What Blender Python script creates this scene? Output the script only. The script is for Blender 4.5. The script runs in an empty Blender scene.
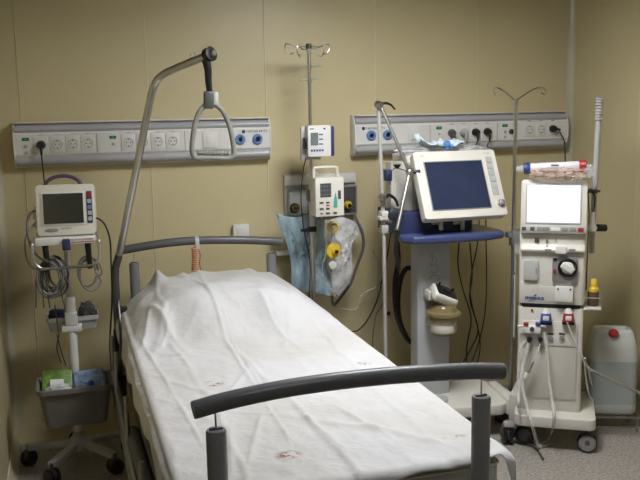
import bpy, bmesh, math, random
from mathutils import Vector, Matrix, noise
random.seed(7)
PI = math.pi
scene = bpy.context.scene
COL = scene.collection
rad = math.radians

# ------------------------------------------------------------------ camera
F, YAW, PITCH, ROLL, HC = 850.2, 0.292166, 0.157701, -0.0176312, 1.65
_f = Vector((math.sin(YAW)*math.cos(PITCH), math.cos(YAW)*math.cos(PITCH), -math.sin(PITCH)))
_r0 = Vector((math.cos(YAW), -math.sin(YAW), 0)); _u0 = _r0.cross(_f)
_r = _r0*math.cos(ROLL) + _u0*math.sin(ROLL); _u = -_r0*math.sin(ROLL) + _u0*math.cos(ROLL)
EYE = Vector((0, 0, HC))
def ray(x, y): return _f + _r*((x-320)/F) + _u*((240-y)/F)
def at(x, y, Y):
    d = ray(x, y); return EYE + d*(Y/d.y)
def atx(x, y, X):
    d = ray(x, y); return EYE + d*(X/d.x)
def atz(x, y, Z=0.0):
    d = ray(x, y); return EYE + d*((Z-HC)/d.z)
cam_d = bpy.data.cameras.new('camera'); cam = bpy.data.objects.new('camera', cam_d); COL.objects.link(cam)
M = Matrix.Identity(4)
for i, v in enumerate((_r, _u, -_f)):
    for j in range(3): M[j][i] = v[j]
for j in range(3): M[j][3] = EYE[j]
cam.matrix_world = M
cam_d.sensor_width = 36; cam_d.lens = F/640*36; cam_d.clip_start = 0.05
scene.camera = cam

# ------------------------------------------------------------------ materials
def mat(name, col, rough=0.5, metal=0.0, alpha=1.0, trans=0.0, emit=0.0, var=0.06, vs=9.0, bump=0.0, bs=60.0, ior=1.45, coat=0.0, stretch=None):
    m = bpy.data.materials.new(name); m.use_nodes = True
    nt = m.node_tree; b = nt.nodes['Principled BSDF']; L = nt.links
    c = (col[0], col[1], col[2], 1)
    tc = nt.nodes.new('ShaderNodeTexCoord'); src = tc.outputs['Object']
    if stretch:
        mp = nt.nodes.new('ShaderNodeMapping'); mp.inputs['Scale'].default_value = stretch
        L.new(src, mp.inputs['Vector']); src = mp.outputs['Vector']
    nz = nt.nodes.new('ShaderNodeTexNoise'); nz.inputs['Scale'].default_value = vs; nz.inputs['Detail'].default_value = 4
    L.new(src, nz.inputs['Vector'])
    cr = nt.nodes.new('ShaderNodeValToRGB')
    cr.color_ramp.elements[0].position = 0.3; cr.color_ramp.elements[1].position = 0.7
    cr.color_ramp.elements[0].color = tuple(max(0, k*(1-var)) for k in col) + (1,)
    cr.color_ramp.elements[1].color = tuple(min(1, k*(1+var)) for k in col) + (1,)
    L.new(nz.outputs['Fac'], cr.inputs['Fac']); L.new(cr.outputs['Color'], b.inputs['Base Color'])
    b.inputs['Roughness'].default_value = rough; b.inputs['Metallic'].default_value = metal
    b.inputs['Alpha'].default_value = alpha; b.inputs['Transmission Weight'].default_value = trans
    b.inputs['IOR'].default_value = ior; b.inputs['Coat Weight'].default_value = coat
    if emit:
        L.new(cr.outputs['Color'], b.inputs['Emission Color']); b.inputs['Emission Strength'].default_value = emit
    if bump:
        n2 = nt.nodes.new('ShaderNodeTexNoise'); n2.inputs['Scale'].default_value = bs; n2.inputs['Detail'].default_value = 6
        L.new(src, n2.inputs['Vector'])
        bp = nt.nodes.new('ShaderNodeBump'); bp.inputs['Strength'].default_value = bump; bp.inputs['Distance'].default_value = 0.01
        L.new(n2.outputs['Fac'], bp.inputs['Height']); L.new(bp.outputs['Normal'], b.inputs['Normal'])
    return m
WALL = mat('ochre_wall_panel', (0.55, 0.475, 0.28), 0.40, var=0.03, vs=3, bump=0.05, bs=8)
WALLF = mat('brown_wall_panel', (0.16, 0.13, 0.09), 0.5)
BEAD = mat('pale_panel_joint', (0.60, 0.54, 0.38), 0.4)
COVE = mat('pale_corner_profile', (0.54, 0.50, 0.36), 0.22, coat=0.3)
CEIL = mat('grey_ceiling', (0.18, 0.18, 0.17), 0.8)
LAMP = mat('lamp_diffuser', (0.97, 0.98, 1.0), 0.5, emit=19.5, var=0.0)
FILL_LAMP = mat('fill_lamp_diffuser', (0.97, 0.98, 1.0), 0.5, emit=3.6, var=0.0)
WHITE = mat('white_painted_metal', (0.66, 0.65, 0.62), 0.35, var=0.03)
OFFW = mat('cream_plastic', (0.64, 0.62, 0.55), 0.4, var=0.03)
DIAL = mat('machine_enamel', (0.62, 0.60, 0.54), 0.35, var=0.03)
DIALB = mat('machine_panel_beige', (0.50, 0.475, 0.42), 0.4, var=0.03)
PGREY = mat('pale_grey_plastic', (0.42, 0.42, 0.40), 0.4, var=0.04)
GREY = mat('mid_grey_plastic', (0.23, 0.235, 0.23), 0.4)
DGREY = mat('dark_grey_plastic', (0.07, 0.07, 0.072), 0.4)
STRIP = mat('lilac_grey_diffuser', (0.38, 0.38, 0.395), 0.3, var=0.04, coat=0.2)
BLACK = mat('black_rubber', (0.012, 0.012, 0.013), 0.35)
BARM = mat('charcoal_plastic_tube', (0.085, 0.086, 0.09), 0.5, coat=0.15, var=0.1, vs=30)
POSTM = mat('graphite_enamel', (0.17, 0.172, 0.178), 0.35, var=0.06)
BINM = mat('taupe_plastic_bin', (0.17, 0.16, 0.15), 0.55, var=0.05)
STEEL = mat('brushed_steel', (0.55, 0.55, 0.54), 0.28, 1.0, var=0.05, vs=40)
DSTEEL = mat('dull_steel', (0.33, 0.33, 0.33), 0.38, 0.9, var=0.08, vs=30)
BRASS = mat('brass', (0.45, 0.33, 0.12), 0.35, 0.9)
BLUEO = mat('blue_gas_outlet', (0.12, 0.23, 0.48), 0.35)
NAVY = mat('navy_plastic', (0.03, 0.038, 0.10), 0.4)
VBLUE = mat('ventilator_blue_enamel', (0.05, 0.068, 0.17), 0.3, coat=0.2)
VSCR = mat('dark_blue_screen', (0.026, 0.034, 0.068), 0.12, var=0.12, vs=6)
MSCR = mat('unlit_grey_screen', (0.042, 0.044, 0.036), 0.15, var=0.08)
LCD = mat('grey_lcd', (0.16, 0.19, 0.19), 0.25)
LITGLARE = mat('lit_screen_painted_glare', (0.86, 0.88, 1.0), 0.25, emit=0.46, var=0.14, vs=5)  # lit display; its glow and uneven white also imitate reflected glare
for _l in list(LITGLARE.node_tree.links):
    if _l.to_socket.name == 'Base Color': LITGLARE.node_tree.links.remove(_l)
LITGLARE.node_tree.nodes['Principled BSDF'].inputs['Base Color'].default_value = (0.12, 0.12, 0.14, 1)
GREEN = mat('green_plastic', (0.02, 0.16, 0.05), 0.4)
GPACK = mat('green_packaging', (0.10, 0.20, 0.03), 0.4, var=0.7, vs=22)
BPACK = mat('pale_blue_packaging', (0.19, 0.27, 0.40), 0.35, var=0.5, vs=35)
RED = mat('red_plastic', (0.33, 0.022, 0.022), 0.35)
PINK = mat('pink_tissue', (0.55, 0.28, 0.24), 0.5, var=0.3, vs=40)
PURPLE = mat('plum_plastic', (0.085, 0.05, 0.10), 0.4)
YELLOW = mat('yellow_plastic', (0.70, 0.50, 0.04), 0.4)
PYEL = mat('pale_yellow_plastic', (0.66, 0.52, 0.18), 0.4)
ORANGE = mat('orange_cord', (0.42, 0.085, 0.025), 0.4)
TEAL = mat('teal_keys', (0.05, 0.36, 0.30), 0.4)
CBLUE = mat('blue_cap', (0.045, 0.08, 0.30), 0.35)
CABLE = mat('grey_cable', (0.19, 0.185, 0.175), 0.45)
BROWNT = mat('taupe_hose', (0.09, 0.075, 0.06), 0.45)
CTUBE = mat('clear_tubing', (0.72, 0.72, 0.68), 0.2, alpha=0.42)
GLASSY = mat('clear_plastic', (0.75, 0.8, 0.82), 0.1, alpha=0.3)
AMBER = mat('smoky_amber_plastic', (0.34, 0.27, 0.13), 0.12, alpha=0.55)
BAGB = mat('blue_plastic_bag', (0.36, 0.50, 0.58), 0.16, alpha=0.70, var=0.35, vs=16, bump=0.9, bs=26, stretch=(1.6, 1, 0.55))
BAGC = mat('clear_plastic_bag', (0.74, 0.75, 0.78), 0.12, alpha=0.55, var=0.35, vs=20, bump=0.6, bs=25)
BAGP = mat('rosy_plastic_wrap', (0.60, 0.45, 0.38), 0.12, alpha=0.5, var=0.4, vs=25, bump=0.6, bs=30)
MASKB = mat('blue_tissue_mask', (0.54, 0.63, 0.69), 0.6, var=0.2, vs=30)
JUG = mat('translucent_white_jug', (0.66, 0.69, 0.68), 0.35, alpha=0.72, var=0.04)
JUGW = mat('wet_jug_wall', (0.52, 0.56, 0.55), 0.3, alpha=0.6)
LIQ = mat('pale_liquid', (0.22, 0.28, 0.29), 0.3, var=0.03)
BOTT = mat('brown_bottle', (0.09, 0.06, 0.035), 0.25)
INK = mat('ink', (0.02, 0.025, 0.05), 0.5)
LOGOB = mat('blue_ink', (0.03, 0.06, 0.25), 0.5)
MATT = mat('grey_mattress_cover', (0.48, 0.475, 0.455), 0.6, bump=0.1, bs=100)
SCRIB = mat('faded_pen_ink', (0.22, 0.23, 0.26), 0.6)
NAVYC = mat('navy_cap', (0.03, 0.05, 0.17), 0.4)
DGREYL = mat('slate_grey_plastic', (0.075, 0.08, 0.075), 0.4)
HGREY = mat('handle_grey', (0.23, 0.23, 0.205), 0.5)
DSTEEL2 = mat('dark_steel', (0.12, 0.12, 0.12), 0.45, 0.6)
SILV = mat('silver_plastic', (0.30, 0.29, 0.29), 0.3, 0.4)
VGREY = mat('ventilator_column_grey', (0.43, 0.44, 0.45), 0.4, var=0.03)

def floor_mat():
    m = bpy.data.materials.new('speckled_vinyl'); m.use_nodes = True; nt = m.node_tree; L = nt.links; b = nt.nodes['Principled BSDF']
    tc = nt.nodes.new('ShaderNodeTexCoord')
    v = nt.nodes.new('ShaderNodeTexVoronoi'); v.inputs['Scale'].default_value = 150
    n = nt.nodes.new('ShaderNodeTexNoise'); n.inputs['Scale'].default_value = 75; n.inputs['Detail'].default_value = 6; n.inputs['Roughness'].default_value = 0.8
    L.new(tc.outputs['Object'], v.inputs['Vector']); L.new(tc.outputs['Object'], n.inputs['Vector'])
    mx = nt.nodes.new('ShaderNodeMix'); mx.data_type = 'RGBA'; mx.inputs['Factor'].default_value = 0.45
    c1 = nt.nodes.new('ShaderNodeValToRGB'); e = c1.color_ramp.elements
    e[0].position = 0.40; e[0].color = (0.10, 0.082, 0.07, 1); e[1].position = 0.58; e[1].color = (0.52, 0.48, 0.43, 1)
    L.new(n.outputs['Fac'], c1.inputs['Fac'])
    c2 = nt.nodes.new('ShaderNodeValToRGB'); e = c2.color_ramp.elements
    e[0].color = (0.20, 0.175, 0.155, 1); e[1].color = (0.40, 0.37, 0.335, 1)
    L.new(v.outputs['Color'], c2.inputs['Fac'])
    L.new(c1.outputs['Color'], mx.inputs['A']); L.new(c2.outputs['Color'], mx.inputs['B'])
    L.new(mx.outputs['Result'], b.inputs['Base Color']); b.inputs['Roughness'].default_value = 0.38
    return m
FLOOR = floor_mat()

# ------------------------------------------------------------------ mesh builder
def basis(d):
    d = Vector(d).normalized(); a = Vector((0, 0, 1)) if abs(d.z) < 0.95 else Vector((1, 0, 0))
    x = a.cross(d).normalized(); y = d.cross(x); m = Matrix.Identity(4)
    for i, v in enumerate((x, y, d)):
        for j in range(3): m[j][i] = v[j]
    return m
def rot(rx=0, ry=0, rz=0): return Matrix.Rotation(rad(rz), 4, 'Z') @ Matrix.Rotation(rad(ry), 4, 'Y') @ Matrix.Rotation(rad(rx), 4, 'X')
def smooth_path(pts, n=8):
    P = [Vector(p) for p in pts]
    if len(P) < 3: return P
    P = [2*P[0]-P[1]] + P + [2*P[-1]-P[-2]]; out = []
    for i in range(1, len(P)-2):
        a, b, c, d = P[i-1:i+3]
        for k in range(n):
            t = k/n
            out.append(0.5*((2*b) + (c-a)*t + (2*a-5*b+4*c-d)*t*t + (3*b-a-3*c+d)*t**3))
    out.append(P[-2]); return out
class B:
    def __init__(s): s.bm = bmesh.new(); s.mi = 0; s.T = Matrix.Identity(4)
    def m(s, i): s.mi = i; return s
    def _merge(s, t, mx):
        for f in t.faces: f.material_index = s.mi
        t.transform(s.T @ mx); me = bpy.data.meshes.new('t'); t.to_mesh(me); t.free(); s.bm.from_mesh(me); bpy.data.meshes.remove(me); return s
    def box(s, c, size, r=None, bev=0.0, seg=2, taper=None):
        t = bmesh.new(); bmesh.ops.create_cube(t, size=1.0)
        for v in t.verts:
            k = 1.0
            if taper and v.co.z < 0: k = taper
            v.co = Vector((v.co.x*size[0]*k, v.co.y*size[1]*k, v.co.z*size[2]))
        if bev: bmesh.ops.bevel(t, geom=t.edges[:], offset=min(bev, min(size)*0.49), segments=seg, affect='EDGES', profile=0.5)
        return s._merge(t, Matrix.Translation(Vector(c)) @ (r or Matrix.Identity(4)))
    def lathe(s, prof, o=(0, 0, 0), d=(0, 0, 1), n=24):
        t = bmesh.new(); rings = []
        for (r, z) in prof:
            if r < 1e-6: rings.append([t.verts.new((0, 0, z))])
            else: rings.append([t.verts.new((r*math.cos(2*PI*k/n), r*math.sin(2*PI*k/n), z)) for k in range(n)])
        for a, b in zip(rings, rings[1:]):
            for k in range(n):
                k2 = (k+1) % n
                if len(a) == 1 and len(b) == 1: continue
                if len(a) == 1: t.faces.new((a[0], b[k], b[k2]))
                elif len(b) == 1: t.faces.new((a[k2], a[k], b[0]))
                else: t.faces.new((a[k], b[k], b[k2], a[k2]))
        if len(rings[0]) > 1: t.faces.new(rings[0])
        if len(rings[-1]) > 1: t.faces.new(rings[-1][::-1])
        bmesh.ops.recalc_face_normals(t, faces=t.faces[:])
        return s._merge(t, Matrix.Translation(Vector(o)) @ basis(d))
    def cyl(s, a, b, r, r2=None, n=20, c=0.0):
        a = Vector(a); b = Vector(b); h = (b-a).length; r2 = r if r2 is None else r2; c = min(c, r*0.45, h*0.45)
        prof = [(0, 0), (r-c, 0), (r, c), (r2, h-c), (r2-c, h), (0, h)] if c else [(0, 0), (r, 0), (r2, h), (0, h)]
        return s.lathe(prof, a, b-a, n)
    def ball(s, c, r, sc=(1, 1, 1), n=16):
        t = bmesh.new(); bmesh.ops.create_uvsphere(t, u_segments=n, v_segments=n//2+2, radius=r)
        return s._merge(t, Matrix.Translation(Vector(c)) @ Matrix.Diagonal((*sc, 1)))
    def tube(s, pts, r, n=8, sm=8, closed=False, r2=None):
        P = smooth_path(pts, sm) if sm else [Vector(p) for p in pts]
        t = bmesh.new(); rings = []; N = len(P); up = None
        for i, p in enumerate(P):
            d = (P[min(i+1, N-1)] - P[max(i-1, 0)])
            if d.length < 1e-9: d = Vector((0, 0, 1))
            d.normalize()
            if up is None: up = basis(d).col[0].to_3d()
            up = (up - d*up.dot(d))
            if up.length < 1e-6: up = basis(d).col[0].to_3d()
            up.normalize(); sd = d.cross(up); rr = r if r2 is None else r+(r2-r)*i/(N-1)
            rings.append([t.verts.new(p + up*(rr*math.cos(2*PI*k/n)) + sd*(rr*math.sin(2*PI*k/n))) for k in range(n)])
        for a, b in zip(rings, rings[1:]):
            for k in range(n): t.faces.new((a[k], a[(k+1) % n], b[(k+1) % n], b[k]))
        t.faces.new(rings[0][::-1]); t.faces.new(rings[-1])
        bmesh.ops.recalc_face_normals(t, faces=t.faces[:])
        return s._merge(t, Matrix.Identity(4))
    def prism(s, poly, a, b, plane='xz', bev=0.0, seg=2):
        t = bmesh.new()
        def P(q, w): return {'xz': (q[0], w, q[1]), 'yz': (w, q[0], q[1]), 'xy': (q[0], q[1], w)}[plane]
        A = [t.verts.new(P(q, a)) for q in poly]; C = [t.verts.new(P(q, b)) for q in poly]; n = len(poly)
        t.faces.new(A); t.faces.new(C[::-1])
        for k in range(n): t.faces.new((A[k], A[(k+1) % n], C[(k+1) % n], C[k]))
        bmesh.ops.recalc_face_normals(t, faces=t.faces[:])
        if bev: bmesh.ops.bevel(t, geom=t.edges[:], offset=bev, segments=seg, affect='EDGES', profile=0.5, clamp_overlap=True)
        return s._merge(t, Matrix.Identity(4))
    def grid(s, fn, nu, nv):
        t = bmesh.new(); V = [[t.verts.new(fn(i/nu, j/nv)) for j in range(nv+1)] for i in range(nu+1)]
        for i in range(nu):
            for j in range(nv): t.faces.new((V[i][j], V[i+1][j], V[i+1][j+1], V[i][j+1]))
        return s._merge(t, Matrix.Identity(4))
    def done(s, name, mats, parent=None, label=None, ang=38, thick=0):
        mats = mats if isinstance(mats, (list, tuple)) else [mats]
        for e in s.bm.edges:
            if len(e.link_faces) == 2 and e.calc_face_angle(0) > rad(ang): e.smooth = False
        for f in s.bm.faces: f.smooth = True
        me = bpy.data.meshes.new(name); s.bm.to_mesh(me); s.bm.free()
        for k in mats: me.materials.append(k)
        o = bpy.data.objects.new(name, me); COL.objects.link(o)
        if parent: o.parent = parent
        if label: o['label'] = label
        if thick:
            md = o.modifiers.new('thickness', 'SOLIDIFY'); md.thickness = thick; md.offset = 0
        return o
def rrect(x0, z0, x1, z1, r, n=5):
    out = []
    for cx, cz, a0 in ((x1-r, z1-r, 0), (x0+r, z1-r, 90), (x0+r, z0+r, 180), (x1-r, z0+r, 270)):
        for k in range(n+1):
            a = rad(a0+90*k/n); out.append((cx+r*math.cos(a), cz+r*math.sin(a)))
    return out
def tag(o, label, cat, group=None):
    o['label'] = label; o['category'] = cat
    if group: o['group'] = group
    return o
def thing(name, label, cat, loc=(0, 0, 0), rz=0, group=None):
    o = bpy.data.objects.new(name, None); COL.objects.link(o); o.empty_display_size = 0.1
    o.location = loc; o.rotation_euler = (0, 0, rad(rz)); tag(o, label, cat, group); return o
def struct(o): o['kind'] = 'structure'; return o
class Fr:
    """local frame of a thing: turns a pixel into a local point on the plane y = const"""
    def __init__(s, loc, rz=0):
        s.W = Matrix.Translation(Vector(loc)) @ Matrix.Rotation(rad(rz), 4, 'Z'); s.I = s.W.inverted()
    def p(s, x, y, yl=0.0):
        e = s.I @ EYE; d = s.I.to_3x3() @ ray(x, y); return e + d*((yl-e.y)/d.y)
    def l(s, w): return s.I @ Vector(w)
def copytree(o, parent=None):
    c = o.copy(); COL.objects.link(c)
    if parent: c.parent = parent
    for ch in list(o.children): copytree(ch, c)
    return c
def solo(o, label, cat, group=None):
    """move the origin of a one-mesh thing to its own base"""
    co = [v.co for v in o.data.vertices]; lo = Vector([min(c[i] for c in co) for i in range(3)]); hi = Vector([max(c[i] for c in co) for i in range(3)])
    b = Vector(((lo.x+hi.x)/2, (lo.y+hi.y)/2, lo.z)); o.data.transform(Matrix.Translation(-b)); o.location = b
    return tag(o, label, cat, group)

# ------------------------------------------------------------------ the room
WB, XL, XR, ZC = 4.333, -0.31, 2.83, 2.44
struct(B().box((1.0, 1.6, -0.05), (5.6, 6.2, 0.1)).done('floor', FLOOR))
struct(B().box((1.0, 1.6, ZC+0.05), (5.6, 6.2, 0.1)).done('ceiling', CEIL))
struct(B().box((1.0, WB+0.06, ZC/2), (4.0, 0.12, ZC)).done('wall_back', WALL))
struct(B().box((XR+0.06, 1.57, ZC/2), (0.12, 5.9, ZC)).done('wall_right', WALL))
struct(B().box((0.6, -1.46, ZC/2), (5.0, 0.12, ZC)).done('wall_front', WALLF))
b = B(); b.box((XL-0.12, 3.4, ZC/2), (0.24, 2.0, ZC), bev=0.01); b.box((-1.5, 0.5, ZC/2), (0.12, 4.2, ZC)); b.box((-0.95, 2.46, ZC/2), (1.1, 0.12, ZC))
struct(b.done('wall_left', WALL))
n = 1
for k in range(5):
    x = -0.174+0.6*k
    struct(B().box((x, WB-0.001, ZC/2), (0.005, 0.005, ZC), bev=0.001).done('trim_%d' % n, BEAD)); n += 1
for y in (3.72, 3.12, 2.52):
    struct(B().box((XR+0.001, y, ZC/2), (0.005, 0.005, ZC), bev=0.001).done('trim_%d' % n, BEAD)); n += 1
def cove(x, sx):
    r = 0.035; pts = [(x, WB)] + [(x - sx*r + sx*r*math.sin(a)*1.0 if False else x - sx*(r - r*math.cos(a)), WB - (r - r*math.sin(a))) for a in [PI/2*k/8 for k in range(9)]]
    # concave quarter profile between the two walls
    pts = [(x+sx*0.002, WB+0.002)] + [(x - sx*r*(1-math.cos(a)) - 0.0, WB - r*(1-math.sin(a))) for a in [PI/2*k/8 for k in range(9)]]
    return B().prism(pts, 0, ZC, 'xy')
struct(cove(XR, 1).done('trim_%d' % n, COVE)); n += 1
struct(cove(XL, -1).done('trim_%d' % n, COVE)); n += 1
# skirting
struct(B().prism([(XL, 0), (XL, 0.09), (XL+0.004, 0.09), (XL+0.012, 0.03), (XL+0.03, 0)], 2.4, WB, 'xz').done('baseboard_left', BEAD))
struct(B().prism([(WB, 0), (WB, 0.09), (WB-0.004, 0.09), (WB-0.012, 0.03), (WB-0.03, 0)], XL, XR, 'yz').done('baseboard_back', WALL))
struct(B().prism([(XR, 0), (XR, 0.09), (XR-0.004, 0.09), (XR-0.012, 0.03), (XR-0.03, 0)], -1.4, WB, 'xz').done('baseboard_right', WALL))

# ceiling lamp over the bed, plus an added fill lamp (both above the picture)
def ceiling_lamp(x, y, label, dm):
    t = thing('ceiling_light', label, 'ceiling light', (x, y, ZC-0.05), 0, 'ceiling panels')
    b = B(); 
    for sx in (-1, 1): b.box((sx*0.31, 0, 0.025), (0.02, 0.64, 0.05), bev=0.003); b.box((0, sx*0.31, 0.025), (0.64, 0.02, 0.05), bev=0.003)
    b.done('frame', WHITE, t)
    B().box((0, 0, 0.03), (0.6, 0.6, 0.01)).done('diffuser', dm, t)
ceiling_lamp(1.34, 2.78, 'square white ceiling light above the hospital bed', LAMP)
ceiling_lamp(0.75, 0.75, 'square dim fill light added on the ceiling nearer the viewer', FILL_LAMP)  # added fill lamp, brightens the posts and bars at the bed foot

# ------------------------------------------------------------------ headwall units
RZ0, RZ1 = 1.378, 1.588
def glyphs(b, x, z, y, w, h, n, seed=1):
    rd = random.Random(seed); st = w/n
    for k in range(n):
        b.box((x+st*(k+0.45), y, z), (st*0.16, 0.0012, h)); 
        b.box((x+st*(k+0.45)+st*0.18, y, z+h*rd.choice((-0.4, 0, 0.4))), (st*0.42, 0.0012, h*0.2))
        if rd.random() > 0.4: b.box((x+st*(k+0.45)+st*0.36, y, z), (st*0.16, 0.0012, h))
def headwall(x0, x1, label, sockets, gases, inds, blank, logo):
    fr = Fr((x0, WB, RZ0)); w = x1-x0; H = RZ1-RZ0; yf = -0.075
    t = thing('headwall_unit', label, 'wall service panel', (x0, WB, RZ0))
    zc0, zc1 = H*0.29, H*0.74
    prof = [(0, 0.004), (-0.03, 0.0), (yf+0.012, zc0-0.012), (yf, zc0), (yf, zc1), (yf+0.012, zc1+0.010), (-0.03, H), (0, H)]
    B().prism(prof, 0.004, w-0.004, 'yz').done('housing', WHITE, t)
    ep = [(0, -0.003), (-0.035, -0.004), (-0.06, 0.012), (-0.066, 0.03), (yf-0.004, zc0+0.01), (yf-0.004, zc1-0.01), (-0.066, H-0.03), (-0.056, H-0.008), (-0.035, H+0.004), (0, H+0.004)]
    for xx in (0.0, w-0.006): B().prism(ep, xx, xx+0.006, 'yz', bev=0.0015).done('end_plate', WHITE, t)
    def strip(z0, z1, name):
        b = B(); pr = []
        for k in range(9):
            a = k/8; pr.append((-0.045-0.030*math.sin(PI*a)**0.6, z0+(z1-z0)*a))
        b.prism([(-0.02, z0)]+pr+[(-0.02, z1)], 0.008, w-0.008, 'yz'); return b.done(name, STRIP, t)
    strip(H*0.76, H-0.008, 'lamp_strip'); strip(0.006, H*0.27, 'lamp_strip')
    B().box((w/2, -0.028, H+0.001), (w-0.01, 0.052, 0.006), bev=0.001).done('top_lip', WHITE, t)
    zm = (zc0+zc1)/2
    for (px, py) in sockets:
        p = fr.p(px, py, yf); q = B(); s = 0.033
        q.box((p.x, yf-0.002, p.z), (2*s, 0.006, 2*s+0.012), bev=0.002)
        so = q.done('socket', WHITE, t)
        r = B(); r.lathe([(0.0225, 0), (0.0225, 0.004), (0.0195, 0.004), (0.0185, 0.0005), (0, 0.0005)], (p.x, yf-0.004, p.z), (0, -1, 0)).done('socket_ring', PGREY, so)
        h = B(); h.cyl((p.x-0.0095, yf-0.006, p.z), (p.x-0.0095, yf-0.0045, p.z), 0.0032, n=8); h.cyl((p.x+0.0095, yf-0.006, p.z), (p.x+0.0095, yf-0.0045, p.z), 0.0032, n=8)
        h.box((p.x, yf-0.0065, p.z+0.0165), (0.006, 0.003, 0.005)); h.box((p.x, yf-0.0065, p.z-0.0165), (0.006, 0.003, 0.005)); h.done('socket_holes', DGREY, so)
        g = B(); glyphs(g, p.x-0.010, p.z+0.047, yf-0.001, 0.02, 0.004, 4, int(px)); g.done('printed_mark', INK, t)
    for (px, py) in gases:
        p = fr.p(px, py, yf)
        o = B().lathe([(0.026, 0), (0.026, 0.008), (0.022, 0.012), (0.013, 0.012), (0.012, 0.007), (0, 0.007)], (p.x, yf, p.z), (0, -1, 0), 28).done('gas_outlet', BLUEO, t)
        B().lathe([(0.0085, 0), (0.0085, 0.008), (0, 0.008)], (p.x, yf-0.005, p.z), (0, -1, 0), 14).done('outlet_bore', BLACK, o)
        B().lathe([(0.018, 0), (0.018, 0.0022), (0.0155, 0.0022), (0.0155, 0)], (p.x, yf-0.0115, p.z), (0, -1, 0), 28).done('outlet_ring', mat('pale_blue_ring', (0.2, 0.33, 0.6), 0.4), o)
    for (px, py, nb) in inds:
        p = fr.p(px, py, yf)
        i = B().box((p.x, yf-0.001, p.z), (0.032, 0.004, 0.015), bev=0.001).done('indicator_plate', GREEN, t)
        B().box((p.x, yf-0.0035, p.z), (0.010, 0.002, 0.007)).done('indicator_lens', TEAL, i)
        for k in range(nb): B().cyl((p.x, yf, p.z-0.032-0.03*k), (p.x, yf-0.008, p.z-0.032-0.03*k), 0.0075, n=14, c=0.002).done('push_button', PGREY, t)
    if x0 > 1:
        p = fr.p(511, 131.6, yf); B().lathe([(0.013, 0), (0.015, 0.006), (0.012, 0.028), (0, 0.030)], (p.x, yf, p.z), (0, -1, 0), 18).done('black_knob', BLACK, t)
    for (px, py) in blank:
        p = fr.p(px, py, yf); o = B().box((p.x, yf-0.003, p.z), (0.072, 0.007, 0.078), bev=0.002).done('switch_plate', WHITE, t)
        B().box((p.x, yf-0.007, p.z), (0.036, 0.004, 0.045), bev=0.002).done('switch_rocker', WHITE, o)
    p = fr.p(logo[0], logo[1], yf)
    g = B(); g.lathe([(0.0085, 0), (0.0085, 0.0014), (0.0045, 0.0014), (0.004, 0)], (p.x, yf, p.z), (0, -1, 0), 20); g.box((p.x, yf-0.001, p.z), (0.012, 0.0014, 0.003), rot(0, 40)); glyphs(g, p.x+0.013, p.z, yf-0.0006, 0.11, 0.010, 12, 5)
    g.done('printed_logo', INK, t)
    for xs in [fr.p(s_, 145, yf).x for s_ in ((97, 185) if len(sockets) > 6 and x0 < 0 else (430, 497))]:
        B().box((xs, yf-0.0005, zm), (0.0025, 0.002, zc1-zc0)).done('joint', GREY, t)
    return t
headwall(-0.215, 1.03, 'long grey and white wall service panel with sockets on the left, behind the lifting pole',
         [(41, 145), (57.4, 144.4), (73, 143.7), (88, 143.2), (128.4, 142.5), (143.2, 142), (157.8, 141.5), (172.7, 141)],
         [(240, 139.4), (257.4, 139)], [(25.4, 139.4, 2), (112.8, 137.2, 1)], [(210, 140)], (243.6, 131.6))
headwall(1.482, 2.768, 'long grey and white wall service panel with sockets on the right, behind the ventilator screen',
         [(451.5, 133), (463.4, 132.6), (475.3, 132.2), (487, 131.8), (529, 129.6), (540.5, 129.2), (552.5, 128.8)],
         [(371, 135.4), (387.5, 134.8)], [(439, 128, 2), (505, 125.6, 2)], [(414.7, 133.5)], (363.4, 128.6))

# plugs
YP = WB-0.083
def plug(px, py, label, pts, material=BLACK, r=0.0035, side=False):
    p = at(px, py, YP); t = thing('power_plug', label, 'plug and cord', p)
    b = B(); b.lathe([(0.021, 0), (0.021, 0.012), (0.017, 0.030), (0.010, 0.040), (0, 0.042)], (0, 0.002, 0), (0, -1, 0), 20)
    d = (0.03, -0.03, -0.004) if side else (0, -0.030, -0.045)
    b.tube([(0, -0.028, 0), (d[0]*.5, -0.034, d[2]*.4), (d[0], d[1], d[2])], 0.008, 8, r2=0.005); b.done('plug_body', material, t)
    c = B(); c.tube([Vector(d)] + [Vector(q)-p for q in pts], r, 7); c.done('cord', material, t)
    return t
plug(41, 145, 'black plug with black cord in the leftmost socket above the patient monitor', [at(42.5, 165, 4.24), at(44, 178, 4.22), at(46, 192, 4.18), at(50, 210, 4.08)])
plug(451.5, 133, 'dark plug with short looping cord, leftmost plug above the ventilator screen', [at(453, 143, 4.22), at(448, 150, 4.2), at(445, 158, 4.2), at(448, 175, 4.18)], DGREY)
plug(463.4, 132.5, 'beige plug between the dark plug and two black plugs above the ventilator', [at(465, 143, 4.22), at(466, 150, 4.2), at(468, 165, 4.2), at(470, 178, 4.19)], PGREY)
plug(475.3, 132.2, 'black plug just right of the beige plug above the ventilator', [at(476, 146, 4.22), at(476.5, 160, 4.21), at(479, 200, 4.2), at(478, 240, 4.2), at(470, 290, 4.22), at(480, 340, 4.24), at(476, 372, 4.2)])
plug(487, 131.8, 'black plug, rightmost of those above the ventilator screen', [at(487.5, 146, 4.22), at(488, 160, 4.21), at(486, 220, 4.2), at(486, 300, 4.22), at(478, 345, 4.24), at(462, 382, 4.15)])
plug(552.5, 128.8, 'black plug with cord bending right beside the room corner', [at(560, 132, 4.22), at(564, 140, 4.21), at(565, 150, 4.21), at(565.5, 180, 4.2), at(566, 230, 4.18)], side=True)

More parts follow.
